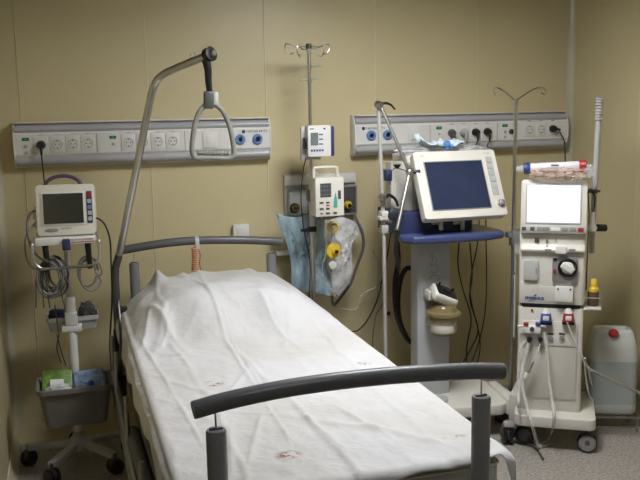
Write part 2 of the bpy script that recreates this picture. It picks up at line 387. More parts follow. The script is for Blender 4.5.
# little wall socket under the left unit
t = thing('wall_socket', 'small white surface socket on the wall behind the head bar of the bed', 'wall socket', at(240, 231, WB))
B().box((0, -0.016, 0), (0.085, 0.032, 0.075), bev=0.005).done('box', WHITE, t)
B().box((0, -0.034, 0), (0.05, 0.006, 0.05), bev=0.003).done('face', OFFW, t)

# ------------------------------------------------------------------ hospital bed
YH, YF, XA, XB, ZP = 4.016, 1.816, 0.294, 0.955, 0.930
bed = thing('hospital_bed', 'wide hospital bed with arched charcoal bars at head and foot', 'hospital bed', (0.62, 2.9, 0))
O = Vector((0.62, 2.9, 0))
def bar(pp, Y, r):
    P = [at(x, y, Y)-O for x, y in pp]; b = B(); b.tube(P, r, 20, 10)
    e0 = (P[0]-P[1]).normalized(); e1 = (P[-1]-P[-2]).normalized()
    o = b.done('arched_bar', BARM, bed)
    for p, e in ((P[0], e0), (P[-1], e1)): B().cyl(p-e*0.002, p+e*0.004, r*0.98, n=20, c=0.002).done('end_cap', POSTM, o)
    return P
fb = bar([(194, 410), (228, 400.5), (280, 389.5), (330, 382), (386, 376), (430, 373), (472, 371), (502, 371.3)], YF, 0.0208)
hb = bar([(123, 250), (150, 245.3), (175, 242), (200, 240.3), (236, 240), (260, 240.6), (281, 242)], YH, 0.0200)
def zbar(P, x):
    for a, c in zip(P, P[1:]):
        if a.x <= x <= c.x: return a.z+(c.z-a.z)*(x-a.x)/(c.x-a.x)
    return P[0].z
for Y, P in ((YF, fb), (YH, hb)):
    for X in (XA, XB):
        x = X-O.x; y = Y-O.y
        b = B(); b.lathe([(0, 0), (0.0235, 0), (0.0235, ZP-0.262), (0.0215, ZP-0.258), (0, ZP-0.258)], (x, y, 0.26), n=24); b.done('post', POSTM, bed)
        B().box((x, y, ZP+0.003), (0.030, 0.006, 0.008), bev=0.001).done('post_cap_ridge', BARM, bed)
        B().cyl((x, y, ZP), (x, y, zbar(P, x)-0.015), 0.0022, n=8).done('pin', STEEL, bed)
for sx in (0.23, 1.10):
    x = sx-O.x
    B().box((x, 0, 0.50), (0.035, 2.1, 0.07), bev=0.006).done('side_beam', DGREY, bed)
for Y in (YF, YH):
    B().box((0, Y-O.y, 0.50), (0.87, 0.035, 0.06), bev=0.005).done('cross_beam', DGREY, bed)
    B().box((0, Y-O.y, 0.29), (0.72, 0.035, 0.05), bev=0.005).done('cross_beam', DGREY, bed)
B().box((0.03, 0.02, 0.565), (0.86, 2.02, 0.03), bev=0.005).done('deck', PGREY, bed)
b = B(); b.box((0, 0.55, 0.40), (0.10, 0.5, 0.16), rot(28)); b.box((0, -0.55, 0.40), (0.10, 0.5, 0.16), rot(-28)); b.box((0, 0, 0.22), (0.5, 1.7, 0.06), bev=0.01); b.done('lift_mechanism', DGREY, bed)
for sy in (-0.92, 0.92):
    for sx in (-0.30, 0.34):
        l = B().box((sx, sy, 0.20), (0.05, 0.06, 0.22), bev=0.005).done('leg', DGREY, bed)
        c = B(); c.cyl((sx-0.015, sy, 0.06), (sx+0.015, sy, 0.06), 0.06, c=0.01); c.done('wheel', BLACK, l)
# lowered side rail on the left: three long tubes and struts
b = B()
for z in (0.36, 0.45): b.tube([(-0.455, -0.55, z), (-0.455, 0.2, z), (-0.455, 1.0, z)], 0.011, 10)
for y in (-0.5, 0.1, 0.7, 0.98): b.tube([(-0.455, y, 0.36), (-0.452, y+0.03, 0.62)], 0.009, 8)
b.done('side_rail', DSTEEL, bed)
p0 = atx(133, 432, 0.19)-O; p1 = atx(151, 500, 0.19)-O
B().tube([p0, (p0+p1)/2, p1], 0.024, 18).done('rail_bumper', DGREYL, bed)
b = B(); b.box((-0.40, 1.02, 0.70), (0.05, 0.05, 0.10), bev=0.008); b.box((-0.425, 1.08, 0.52), (0.03, 0.06, 0.22), bev=0.008); b.done('pole_socket', BLACK, bed)
b = B(); pts = [atx(118, 300, 0.17), atx(121, 340, 0.17), atx(119, 380, 0.17), atx(128, 430, 0.17)]; b.tube([p-O for p in pts], 0.006, 8); b.done('control_cable', BLACK, bed)

# mattress
def mattress():
    b = B()
    def fn(u, v):
        x = 0.23+0.88*u; y = 1.935+2.02*v; return (x, y, 0.72)
    b.box((0.66, 2.945, 0.650), (0.838, 2.03, 0.135), bev=0.035, seg=4)
    o = b.done('mattress', [MATT]); 
    for z in (0.605, 0.690):
        P = [(0.235, 1.93+0.004, z), (1.105, 1.93+0.004, z)]
        q = B(); q.tube(rpts(0.66, 2.945, 0.420, 1.016, 0.034, z), 0.004, 6, 0); q.done('piping', OFFW, o)
    return o
def rpts(cx, cy, hx, hy, r, z):
    pl = rrect(cx-hx, cy-hy, cx+hx, cy+hy, r, 6); pl.append(pl[0]); return [(x, y, z) for x, y in pl]
mt = mattress(); tag(mt, 'grey piped mattress on the bed, showing under the sheet at the foot end', 'mattress')
b = B(); b.box((0.66, 3.68, 0.772), (0.62, 0.46, 0.11), bev=0.054, seg=5); pl = b.done('pillow', WHITE)
tag(pl, 'pillow hidden under the head end of the white sheet as a raised bulge', 'pillow')

def sheet_mat():
    m = bpy.data.materials.new('white_sheet'); m.use_nodes = True; nt = m.node_tree; L = nt.links; b = nt.nodes['Principled BSDF']
    b.inputs['Roughness'].default_value = 0.75
    tc = nt.nodes.new('ShaderNodeTexCoord')
    base = nt.nodes.new('ShaderNodeTexNoise'); base.inputs['Scale'].default_value = 2.2; base.inputs['Detail'].default_value = 5
    L.new(tc.outputs['Object'], base.inputs['Vector'])
    cr = nt.nodes.new('ShaderNodeValToRGB'); e = cr.color_ramp.elements
    e[0].position = 0.38; e[0].color = (0.50, 0.488, 0.468, 1); e[1].position = 0.60; e[1].color = (0.55, 0.55, 0.56, 1)
    L.new(base.outputs['Fac'], cr.inputs['Fac']); cur = cr.outputs['Color']
    nz = nt.nodes.new('ShaderNodeTexNoise'); nz.inputs['Scale'].default_value = 55; nz.inputs['Detail'].default_value = 3
    L.new(tc.outputs['Object'], nz.inputs['Vector'])
    for (px, py, z, sx, sy, col, lo) in SPOTS:
        w = atz(px, py, z) - SHO
        mp = nt.nodes.new('ShaderNodeMapping'); mp.vector_type = 'POINT'
        mp.inputs['Location'].default_value = (-w.x/sx, -w.y/sy, 0); mp.inputs['Scale'].default_value = (1/sx, 1/sy, 0)
        L.new(tc.outputs['Object'], mp.inputs['Vector'])
        ln = nt.nodes.new('ShaderNodeVectorMath'); ln.operation = 'LENGTH'; L.new(mp.outputs['Vector'], ln.inputs[0])
        mr = nt.nodes.new('ShaderNodeMapRange'); mr.inputs['From Min'].default_value = 1.0; mr.inputs['From Max'].default_value = 0.3
        mr.inputs['To Min'].default_value = 0; mr.inputs['To Max'].default_value = 1; L.new(ln.outputs['Value'], mr.inputs['Value'])
        th = nt.nodes.new('ShaderNodeMapRange'); th.inputs['From Min'].default_value = lo; th.inputs['From Max'].default_value = lo+0.06
        L.new(nz.outputs['Fac'], th.inputs['Value'])
        mu = nt.nodes.new('ShaderNodeMath'); mu.operation = 'MULTIPLY'; L.new(mr.outputs['Result'], mu.inputs[0]); L.new(th.outputs['Result'], mu.inputs[1])
        mx = nt.nodes.new('ShaderNodeMix'); mx.data_type = 'RGBA'; L.new(mu.outputs['Value'], mx.inputs['Factor']); L.new(cur, mx.inputs['A']); mx.inputs['B'].default_value = col
        cur = mx.outputs['Result']
    L.new(cur, b.inputs['Base Color'])
    wv = nt.nodes.new('ShaderNodeTexNoise'); wv.inputs['Scale'].default_value = 14; wv.inputs['Detail'].default_value = 5; wv.inputs['Distortion'].default_value = 1.2
    L.new(tc.outputs['Object'], wv.inputs['Vector'])
    bp = nt.nodes.new('ShaderNodeBump'); bp.inputs['Strength'].default_value = 0.38; bp.inputs['Distance'].default_value = 0.012
    L.new(wv.outputs['Fac'], bp.inputs['Height']); L.new(bp.outputs['Normal'], b.inputs['Normal'])
    return m
SHO = Vector((0.67, 2.945, 0.72))
BRN = (0.22, 0.085, 0.06, 1); TAN = (0.30, 0.25, 0.17, 1)
SPOTS = [(215, 379, .745, .036, .040, BRN, .46), (288, 449, .745, .045, .036, BRN, .44), (363, 360, .745, .035, .028, TAN, .45), (455, 431, .745, .045, .014, TAN, .42), (330, 295, .745, .05, .03, (.7, .63, .5, 1), .5)]
def ss(a, b_, x):
    t = max(0, min(1, (x-a)/(b_-a))); return t*t*(3-2*t)
CR = [(atz(195, 288, .83), atz(226, 335, .75), .008, .006), (atz(222, 330, .75), atz(262, 395, .74), .007, .006), (atz(138, 330, .76), atz(176, 395, .74), .007, .006), (atz(174, 392, .74), atz(206, 447, .74), .006, .006),
      (atz(201, 288, .83), atz(231, 333, .75), .005, .004), (atz(228, 330, .75), atz(272, 400, .74), .005, .004), (atz(262, 395, .74), atz(292, 440, .74), .006, .007),
      (atz(205, 420, .74), atz(250, 365, .74), .007, .012), (atz(300, 410, .74), atz(352, 452, .74), .008, .009), (atz(255, 300, .82), atz(310, 352, .74), .007, .012), (atz(330, 400, .74), atz(400, 440, .74), .006, .010),
      (atz(150, 300, .84), atz(142, 345, .75), .012, .012), (atz(150, 300, .84), atz(178, 340, .75), .010, .010), (atz(172, 300, .86), atz(160, 345, .75), .010, .012), (atz(230, 420, .74), atz(232, 475, .74), .008, .010), (atz(160, 350, .75), atz(210, 352, .75), .006, .01), (atz(246, 470, .74), atz(262, 410, .74), .007, .009)]
def sheet():
    H, L0, L1 = 0.424, 1.925, 3.965
    def fold(s, h, r=0.022):
        if abs(s) <= h: return s, 0.0
        k = abs(s)-h; a = min(k/r, PI/2); x = h + r*math.sin(a); z = -r*(1-math.cos(a)); ex = k - r*PI/2
        if ex > 0: z -= ex; x += 0.01*math.sin(ex*20)
        return math.copysign(x, s), z
    def fn(u, v):
        yv = v
        ovl = 0.085+0.06*ss(0.30, 0.85, v)+0.012*math.sin(v*19)+0.008*math.sin(v*41); ovr = 0.012+0.08*ss(0.08, 0.35, v)+0.012*math.sin(v*23)
        s = -H-ovl + (2*H+ovl+ovr)*u
        ovf = 0.022 + 0.10*(1-ss(0.30, 0.85, u))+0.010*math.sin(u*17) + 0.10*ss(0.965, 1.0, u)
        ovh = 0.04
        tl = -ovf + ((L1-L0)+ovf+ovh)*v
        x, zx = fold(s, H)
        hl = (L1-L0)/2; y, zy = fold(tl-hl, hl, 0.03)
        X = 0.66+x; Y = (L0+L1)/2+y
        # raised head end
        tx = (X-0.665)/0.43
        bl = ss(3.22, 3.52, Y+0.10*noise.noise(Vector((X*4, 3, 0))))
        bul = 0.145*bl*max(0, 1-abs(tx)**3.2)
        bul *= 1+0.10*noise.noise(Vector((X*9, Y*4, 1)))
        bul *= 1.0-0.05*tx
        Z = 0.7265 + bul + max(-0.20, zx+zy)
        top = 1.0 if zx == 0 else 0.5
        # long creases along the bed
        w = 0
        for (x0, wob, ph, wd, am) in ((0.60, .020, 1.0, .012, .009), (0.80, .03, 2.6, .018, .005), (0.385, .02, 0.3, .011, .008), (0.95, .02, 4.0, .014, .005)):
            c = x0 + wob*math.sin(Y*3.1+ph) + 0.006*math.sin(Y*13+ph) + (0.08*(3.2-Y) if x0 == 0.60 else 0.0)*0.5
            w += am*math.exp(-((X-c)/wd)**2)*(0.6+0.4*noise.noise(Vector((Y*3, x0*9, 2))))
        # diagonal tension folds from the pillow
        for (ax, ay, bx, by, am, wd) in ((0.30, 3.75, 0.42, 3.05, .013, .022), (0.40, 3.60, 0.27, 3.10, .012, .018), (0.98, 3.7, 0.80, 3.1, .010, .02), (0.52, 3.45, 0.36, 3.22, .008, .02),
                                         (0.25, 2.9, 0.50, 2.5, .008, .014), (0.3, 2.55, 0.62, 2.35, .006, .012), (0.55, 2.4, 0.9, 2.1, .007, .014), (1.05, 2.8, 0.7, 2.62, .006, .012), (0.75, 2.25, 0.98, 1.98, .008, .015), (0.45, 2.9, .9, 3.02, .006, .013)):
            dx, dy = bx-ax, by-ay; q = max(0, min(1, ((X-ax)*dx+(Y-ay)*dy)/(dx*dx+dy*dy))); d = math.hypot(X-ax-dx*q, Y-ay-dy*q)
            w += 0.65*am*math.exp(-(d/wd)**2)*math.sin(PI*min(1, max(0, q*0.9+0.05)))
        for (A0, A1, am, wd) in CR:
            dx, dy = A1.x-A0.x, A1.y-A0.y; q = max(0, min(1, ((X-A0.x)*dx+(Y-A0.y)*dy)/(dx*dx+dy*dy))); d = math.hypot(X-A0.x-dx*q, Y-A0.y-dy*q)+0.004*noise.noise(Vector((X*8, Y*8, 9)))
            w += 0.9*am*math.exp(-abs(d/wd)**1.3)*min(1, q*6, (1-q)*6)
        w += 0.0045*noise.noise(Vector((X*7, Y*5, 5))) + 0.0032*noise.noise(Vector((X*18, Y*14, 8))) + 0.003*abs(noise.noise(Vector((X*11+Y*5, Y*9-X*4, 15)))) + 0.0012*noise.noise(Vector((X*45, Y*38, 4)))
        w += 0.006*bl*noise.noise(Vector((X*12, Y*9, 12)))
        sg = 0.010*noise.noise(Vector((Y*6, X*2, 3)))*(1 if zx < -0.02 else 0)
        p = Vector((X+sg-(0.012+w*0.4 if zx < -0.02 and s < 0 else 0), Y, Z+w*top+0.002))
        # crumpled peak at the upper left corner
        p.z += (0.045*math.exp(-((X-0.395)/0.03)**2)+0.016*math.exp(-((X-0.51)/0.02)**2)+0.014*math.exp(-((X-0.84)/0.025)**2))*math.exp(-((Y-3.95)/0.09)**2)
        return p - SHO
    b = B(); b.grid(fn, 200, 360); o = b.done('bed_sheet', sheet_mat(), ang=180, thick=0.002); o.location = SHO
    return tag(o, 'crumpled white sheet with small stains spread over the hospital bed', 'bed sheet')
sheet()

# nurse call coil on the head bar
c0 = at(194, 242, YH); t = thing('coiled_cord', 'orange coiled call cord clipped over the head bar of the bed', 'cord', c0)
fr = Fr(c0)
b = B(); b.lathe([(0.0218, -0.010), (0.026, -0.008), (0.026, 0.008), (0.0218, 0.010)], (0.012, 0, 0.002), (1, 0.0, 0.0), 20); b.box((0.012, -0.025, -0.015), (0.02, 0.006, 0.05), rot(-8), bev=0.002); b.done('clip', PGREY, t)
P = []
for k in range(130):
    a = k/130; P.append((-0.008+0.002*math.sin(a*5)+0.011*math.cos(a*11*2*PI), -0.035+0.011*math.sin(a*11*2*PI), -0.02-0.115*a))
b = B(); b.tube(P, 0.0026, 6, 0); b.done('coil', ORANGE, t)
b = B(); b.tube([(0.014, -0.03, -0.03), (0.022, -0.033, -0.06), (0.018, -0.032, -0.10), (0.024, -0.033, -0.15)], 0.0028, 6); b.done('straight_lead', ORANGE, t)

# lifting pole + trapeze
pb = Vector((0.205, 4.0, 0))
t = thing('lifting_pole', 'tall bent chrome pole rising over the head of the bed', 'lifting pole', (0.205, 4.0, 0.30))
o3 = Vector((0.205, 4.0, 0.30))
A = [Vector((0.205, 4.0, 0.30)), Vector((0.203, 4.0, 0.60)), Vector((0.203, 4.0, 0.86))]
e1 = at(119, 255, 3.99); top = at(150, 102, 3.87); q1 = at(155, 84, 3.855); q2 = at(162, 75.5, 3.83); q3 = at(172, 70, 3.78); end = at(207, 55.5, 3.60)
path = A + [at(115.5, 268, 4.0), e1, e1.lerp(top, .33), e1.lerp(top, .66), top, q1, q2, q3, q3.lerp(end, .5), end]
b = B(); b.tube([p-o3 for p in path[3:]], 0.0168, 18, 8); pole = b.done('bent_tube', STEEL, t)
b = B(); b.tube([p-o3 for p in path[:5]], 0.0178, 18, 0); b.done('lower_tube', DSTEEL2, t)
d = (end-q3).normalized()
B().cyl(end-o3-d*0.005, end-o3+d*0.045, 0.0145, n=18, c=0.004).done('end_cap', STEEL, t)
for s in (0.55, 0.68):
    p = q3.lerp(end, s)-o3; B().cyl(p, p+Vector((0, 0, 0.035)), 0.003, n=8).done('locating_pin', DSTEEL, t)
B().cyl((0, 0, 0.0), (0, 0, 0.10), 0.024, n=18, c=0.003).done('sleeve', BLACK, t)
# trapeze
hp = end + d*0.014
t = thing('trapeze_handle', 'grey triangular grip handle hanging by a black strap from the lifting pole', 'grab handle', hp)
fr = Fr(hp, 0)
def hq(x, y): return fr.p(x, y, 0)
b = B(); X = Matrix.Identity(4)
b.lathe([(0.0195, -0.016), (0.030, -0.014), (0.031, 0.014), (0.0195, 0.016)], (0, 0, 0), d, 20)
P = [hq(206, 60), hq(208, 70), hq(208.5, 82), hq(210, 95)]
b.tube(P, 0.018, 12, r2=0.012); b.tube([p+Vector((0.006, 0.010, 0)) for p in P], 0.009, 10); strap = b.done('strap', BLACK, t)
c = hq(210, 100); b = B(); b.box(c-Vector((0.006, 0, 0)), (0.040, 0.036, 0.072), rot(0, 3), bev=0.006); cb_ = b.done('clamp_block', DGREYL, t); B().box(c+Vector((0.022, 0.002, 0.006)), (0.026, 0.032, 0.056), bev=0.008).done('clamp_cheek', PGREY, cb_)
pp = [(206, 104), (200, 111), (195.5, 122), (193, 136), (192, 150), (195, 157.5), (204, 158), (216, 158), (228, 158.5), (233.5, 155), (233.5, 146), (231, 132), (227, 119), (221, 109), (213, 103)]
b = B(); b.tube([hq(*q) for q in pp], 0.0108, 12, 6); b.done('grip_frame', HGREY, t)
b = B(); g0 = hq(197.5, 152.8); g1 = hq(229, 153.2)
for k in range(12):
    p = g0.lerp(g1, (k+0.5)/12); b.lathe([(0.006, -0.0055), (0.0105, -0.003), (0.0105, 0.003), (0.006, 0.0055)], p, (1, 0, 0), 12)
b.cyl(g0, g1, 0.008, n=12); b.done('ribbed_grip', HGREY, t)

# ------------------------------------------------------------------ monitor cart on the left
CX, CY = -0.005, 3.98
t = thing('monitor_cart', 'white roll stand with bin, tray and chrome handle at the far left', 'trolley', (CX, CY, 0))
fr = Fr((CX, CY, 0))
b = B(); b.cyl((0, 0, 0.10), (0, 0, 0.80), 0.022, n=20, c=0.003); b.done('lower_column', WHITE, t)
b = B(); b.cyl((0, 0, 0.80), (0, 0, 1.10), 0.0135, n=18); b.done('upper_pole', STEEL, t)
b = B(); b.lathe([(0, 0.075), (0.06, 0.075), (0.055, 0.11), (0.03, 0.135), (0.024, 0.16), (0, 0.16)]); b.done('hub', PGREY, t)
def caster(parent, x, y, R, ang, hood=DGREY, w=0.03, top=None):
    c = B(); dx, dy = math.cos(ang), math.sin(ang); ax = Vector((-dy, dx, 0))
    for s in (-1, 1):
        o_ = Vector((x, y, R)) + ax*s*w*0.55; c.cyl(o_-ax*w*0.35, o_+ax*w*0.35, R, n=22, c=R*0.18)
    cw = c.done('caster', BLACK, parent)
    h = B(); h.ball((x, y, R*1.15), R*0.85, (0.9, 0.9, 1.0), 14); h.cyl((x, y, R*1.6), (x, y, top or R*2.5), 0.009, n=10); h.done('caster_hood', hood, cw)
    return cw
for k, a in enumerate((168, 238, 310, 20, 92)):
    a = rad(a); dx, dy = math.cos(a), math.sin(a); L_ = 0.235
    b = B(); b.box((dx*L_/2, dy*L_/2, 0.095), (L_, 0.042, 0.026), Matrix.Rotation(a, 4, 'Z') @ Matrix.Rotation(rad(4), 4, 'Y'), bev=0.006); b.done('leg', PGREY, t)
    caster(t, dx*L_, dy*L_, 0.036, a+1.2, top=0.095)
# big bin: hollow tapered box with a rim
def bin_(parent, name, x0, x1, y0, y1, z0, z1, tp, r, material, lip=0.012):
    b = B()
    def ring(z, g, rr): return [(x, y, z) for x, y in rrect(x0-g, y0-g, x1+g, y1+g, rr, 5)]
    rings = [ring(z0, -tp, r), ring(z1-0.02, 0, r), ring(z1-0.02, lip, r+lip), ring(z1, lip, r+lip), ring(z1, 0, r), ring(z0+0.004, -tp-0.003, r)]
    bm = b.bm; V = [[bm.verts.new(p) for p in q] for q in rings]
    for a, c in zip(V, V[1:]):
        for k in range(len(a)): bm.faces.new((a[k], a[(k+1) % len(a)], c[(k+1) % len(a)], c[k]))
    bm.faces.new(V[0][::-1]); bm.faces.new(V[-1]); bmesh.ops.recalc_face_normals(bm, faces=bm.faces[:])
    return b.done(name, material, parent)
bin_(t, 'bin', -0.155, 0.150, -0.235, -0.03, 0.262, 0.442, 0.022, 0.025, BINM)
B().box((0, -0.025, 0.36), (0.06, 0.03, 0.08), bev=0.004).done('bin_bracket', WHITE, t)
bin_(t, 'tray', -0.105, 0.120, 0.026, 0.15, 0.635, 0.70, 0.010, 0.012, PGREY, 0.006)
b = B(); b.box((0, 0.0, 0.655), (0.09, 0.05, 0.03), bev=0.004); b.box((0, 0.0, 0.70), (0.055, 0.055, 0.06), bev=0.006); b.done('tray_bracket', WHITE, t)
b = B(); b.prism(rrect(-0.128, 1.070, 0.125, 1.101, 0.006), -0.17, 0.07, 'xz', bev=0.003); b.done('mounting_plate', WHITE, t)
b = B(); glyphs(b, 0.02, 1.089, -0.172, 0.095, 0.007, 12, 3); b.box((0.068, -0.1715, 1.078), (0.095, 0.0015, 0.003)); b.done('red_lettering', RED, t)
B().box((0, -0.16, 1.070), (0.035, 0.05, 0.05), bev=0.006).done('clamp', NAVY, t)
b = B(); y = -0.20
hx0, hx1 = -0.139, 0.136
b.tube([(hx0, -0.05, 1.088), (hx0, -0.16, 1.090), (hx0, y, 1.083), (hx0, y, 1.038), (hx0+0.004, y, 1.003), (hx0+0.03, y, 0.978), (hx0+0.07, y, 0.974), (hx1-0.07, y, 0.974), (hx1-0.03, y, 0.978), (hx1-0.004, y, 1.003), (hx1, y, 1.038), (hx1, y, 1.083), (hx1, -0.16, 1.090), (hx1, -0.05, 1.088)], 0.0065, 12, 6)
b.done('u_handle', STEEL, t)
for x in (-0.088, 0.090):
    B().cyl((x, -0.15, 1.075), (x+0.004, -0.16, 0.955), 0.014, 0.011, c=0.004).done('probe_holder', BLACK, t)
# patient monitor on the stand
m = thing('patient_monitor', 'small white patient monitor with plum carry handle on the roll stand', 'monitor', (CX+0.012, CY-0.09, 1.1015), -6)
T = rot(-5)
def MB_(): b = B(); b.T = T; return b
b = MB_(); b.prism(rrect(-0.125, 0.0, 0.120, 0.222, 0.016), -0.05, 0.075, 'xz', bev=0.008, seg=3); b.done('body', OFFW, m)
b = MB_(); b.prism(rrect(-0.102, 0.045, 0.083, 0.190, 0.004), -0.054, -0.040, 'xz', bev=0.002); bz = b.done('bezel', WHITE, m)
b = MB_(); b.prism(rrect(-0.094, 0.052, 0.074, 0.183, 0.002), -0.0555, -0.045, 'xz'); b.done('screen', MSCR, m)
b = MB_(); b.prism(rrect(0.089, 0.050, 0.112, 0.190, 0.004), -0.0535, -0.045, 'xz', bev=0.001); kp = b.done('key_strip', NAVY, m)
for k, z in enumerate((0.176, 0.146, 0.120, 0.095, 0.070)):
    b = MB_(); b.prism(rrect(0.092, z-0.009, 0.109, z+0.009, 0.003), -0.0555, -0.05, 'xz'); b.done('key', RED if k == 0 else (PGREY if k != 2 else BLUEO), kp)
b = MB_(); pts = [(-0.092+0.0, 0.01, 0.205)] + [(-0.013-0.076*math.cos(a), 0.01, 0.215+0.045*math.sin(a)) for a in [PI*k/10 for k in range(1, 10)]] + [(0.066, 0.01, 0.205)]
b.tube(pts, 0.0085, 12, 5); b.done('carry_handle', PURPLE, m)
b = MB_(); b.ball((-0.065, -0.050, 0.024), 0.03, (1.0, 0.12, 0.28)); b.done('oval_badge', GREY, m)
b = MB_(); glyphs(b, -0.025, 0.030, -0.0505, 0.045, 0.006, 7, 9); b.done('lettering', INK, m)
b = MB_(); b.box((-0.132, 0.0, 0.10), (0.02, 0.05, 0.055), bev=0.005); b.box((-0.130, 0.0, 0.05), (0.02, 0.05, 0.03), bev=0.005); b.done('connector_block', PGREY, m)

# bin contents
b = B(); b.box((0, 0, 0.06), (0.115, 0.03, 0.125), rot(-38, 4), bev=0.006); g = b.done('wipes_packet', [GPACK]); g.location = (CX-0.078, CY-0.115, 0.365); g.scale = (1.15, 1, 1.05); tag(g, 'green packet lying in the grey bin, left of the pale blue packet', 'packet')
b = B(); b.box((0, -0.030, 0.078), (0.05, 0.002, 0.03), rot(-38, 4)); b.done('white_panel', WHITE, g)
b = B(); b.box((0, 0, 0.05), (0.115, 0.035, 0.11), rot(-38, -5), bev=0.012, seg=3); g = b.done('wipes_packet', [BPACK]); g.location = (CX+0.062, CY-0.125, 0.375); g.scale = (1.2, 1, 1.05); tag(g, 'pale blue packet lying in the grey bin, right of the green packet', 'packet')
b = B(); b.lathe([(0.012, 0), (0.012, 0.001), (0.008, 0.001), (0.008, 0)], (0.005, -0.034, 0.055), (0.1, -0.75, 0.6), 20); b.box((-0.02, -0.036, 0.06), (0.03, 0.001, 0.006), rot(-38, 20)); b.done('dark_mark', LOGOB, g)
def crumple(name, c, sx, sy, sz, material, label, cat, seed=0, nn=26, power=1.0):
    """closed crumpled bag"""
    b = B(); t_ = bmesh.new(); bmesh.ops.create_icosphere(t_, subdivisions=5, radius=1.0)
    for v in t_.verts:
        p = v.co.copy(); q = Vector([math.copysign(abs(k)**0.7, k) for k in p])
        n1 = noise.noise(p*2.1+Vector((seed, 0, 0)))*0.22 + abs(noise.noise(p*5+Vector((0, seed, 0))))*0.20 + noise.noise(p*11+Vector((0, 0, seed)))*0.05
        q *= (0.9+n1*power); v.co = Vector((q.x*sx, q.y*sy, q.z*sz))
    b._merge(t_, Matrix.Identity(4)); o = b.done(name, material, ang=60); o.location = c
    if label: tag(o, label, cat)
    return o
crumple('plastic_wrap', (CX-0.075, CY-0.185, 0.405), 0.06, 0.032, 0.045, BAGC, 'crumpled clear wrapping below the green packet in the grey bin', 'plastic wrap', 3)
crumple('blue_cloth', (CX-0.050, CY+0.085, 0.70), 0.050, 0.035, 0.028, NAVY, 'dark blue crumpled cloth in the small tray, left of the white column', 'cloth', 5)
crumple('probe_cover', (CX+0.075, CY+0.085, 0.71), 0.035, 0.035, 0.045, DGREY, 'dark crumpled probe pouch in the small tray, right of the white column', 'pouch', 8)
# cable coils
def coil(name, c, r0, n, material, label, squash=1.25, tw=0.02, rr=0.0045, x=0):
    P = []; rd = random.Random(x+3)
    for k in range(n*14+1):
        a = k/14*2*PI; j = k//14
        r = r0*(1+0.14*math.sin(j*2.3)); P.append((r*math.cos(a)*0.8+0.012*math.sin(j*1.7), -0.010-0.004*j*0.6+0.006*math.sin(a*1.5+j), -r*squash+r*squash*math.sin(a)+0.010*math.cos(j*1.3)))
    b = B(); b.tube(P, rr, 7, 3); o = b.done(name, material); o.location = c; return tag(o, label, 'cable')
coil('cable_coil', at(50, 259, 3.86), 0.056, 8, CABLE, 'thick bundle of looped grey cables hanging left of the stand pole', 1.35, x=1)
coil('cable_coil', at(54, 258, 3.90), 0.050, 6, BROWNT, 'brownish looped cable behind the thick grey cable bundle', 1.55, x=5)
coil('cable_coil', at(87, 258, 3.86), 0.054, 3, CABLE, 'open loop of grey cable hanging right of the stand pole', 1.25, x=2)
b = B()
for k, (x0, x1) in enumerate(((43, 40), (48, 46), (53, 50), (58, 63))):
    b.tube([at(x0+3, 258, 3.85), at(x1-3, 275, 3.83), at(x1-4+k, 295, 3.83), at(x1-4+2*k, 308, 3.835)], 0.0028, 6)
solo(b.done('sensor_leads', DGREY), 'thin dark sensor leads dangling among the grey cable loops', 'leads')
b = B(); b.tube([at(37, 210, 3.9), at(30, 214, 3.88), at(27, 226, 3.86), at(30, 243, 3.82), at(38, 256, 3.79), at(48, 262, 3.77)], 0.006, 8)
solo(b.done('sensor_hose', BROWNT), 'upper brownish hose curving from the left side of the patient monitor', 'hose')
b = B(); b.tube([at(37, 222, 3.9), at(29, 230, 3.87), at(25, 243, 3.85), at(28, 262, 3.82), at(38, 270, 3.79), at(55, 268, 3.77)], 0.005, 8)
solo(b.done('sensor_hose', CABLE), 'lower grey hose curving from the left side of the patient monitor', 'hose')
b = B(); b.tube([at(94, 218, 3.9), at(99, 219, 3.88), at(105, 225, 3.88), at(110, 240, 3.9), at(111, 262, 3.93), at(112, 300, 3.96), at(110, 350, 3.96), at(116, 400, 3.9)], 0.004, 8)
solo(b.done('monitor_cable', BLACK), 'black cable falling from the right side of the patient monitor', 'cable')
b = B(); b.tube([at(59, 335, 3.9), at(57, 348, 3.93), at(61, 363, 3.95)], 0.003, 6)
b.tube([at(57, 335, 3.9), at(61, 350, 3.93), at(66, 366, 3.95)], 0.003, 6)
b.tube([at(59, 335, 3.9), at(57, 322, 3.88), at(55, 305, 3.78)], 0.003, 6)
solo(b.done('monitor_cable', DGREY), 'thin dark twin cable running below the small tray into the bin', 'cable')

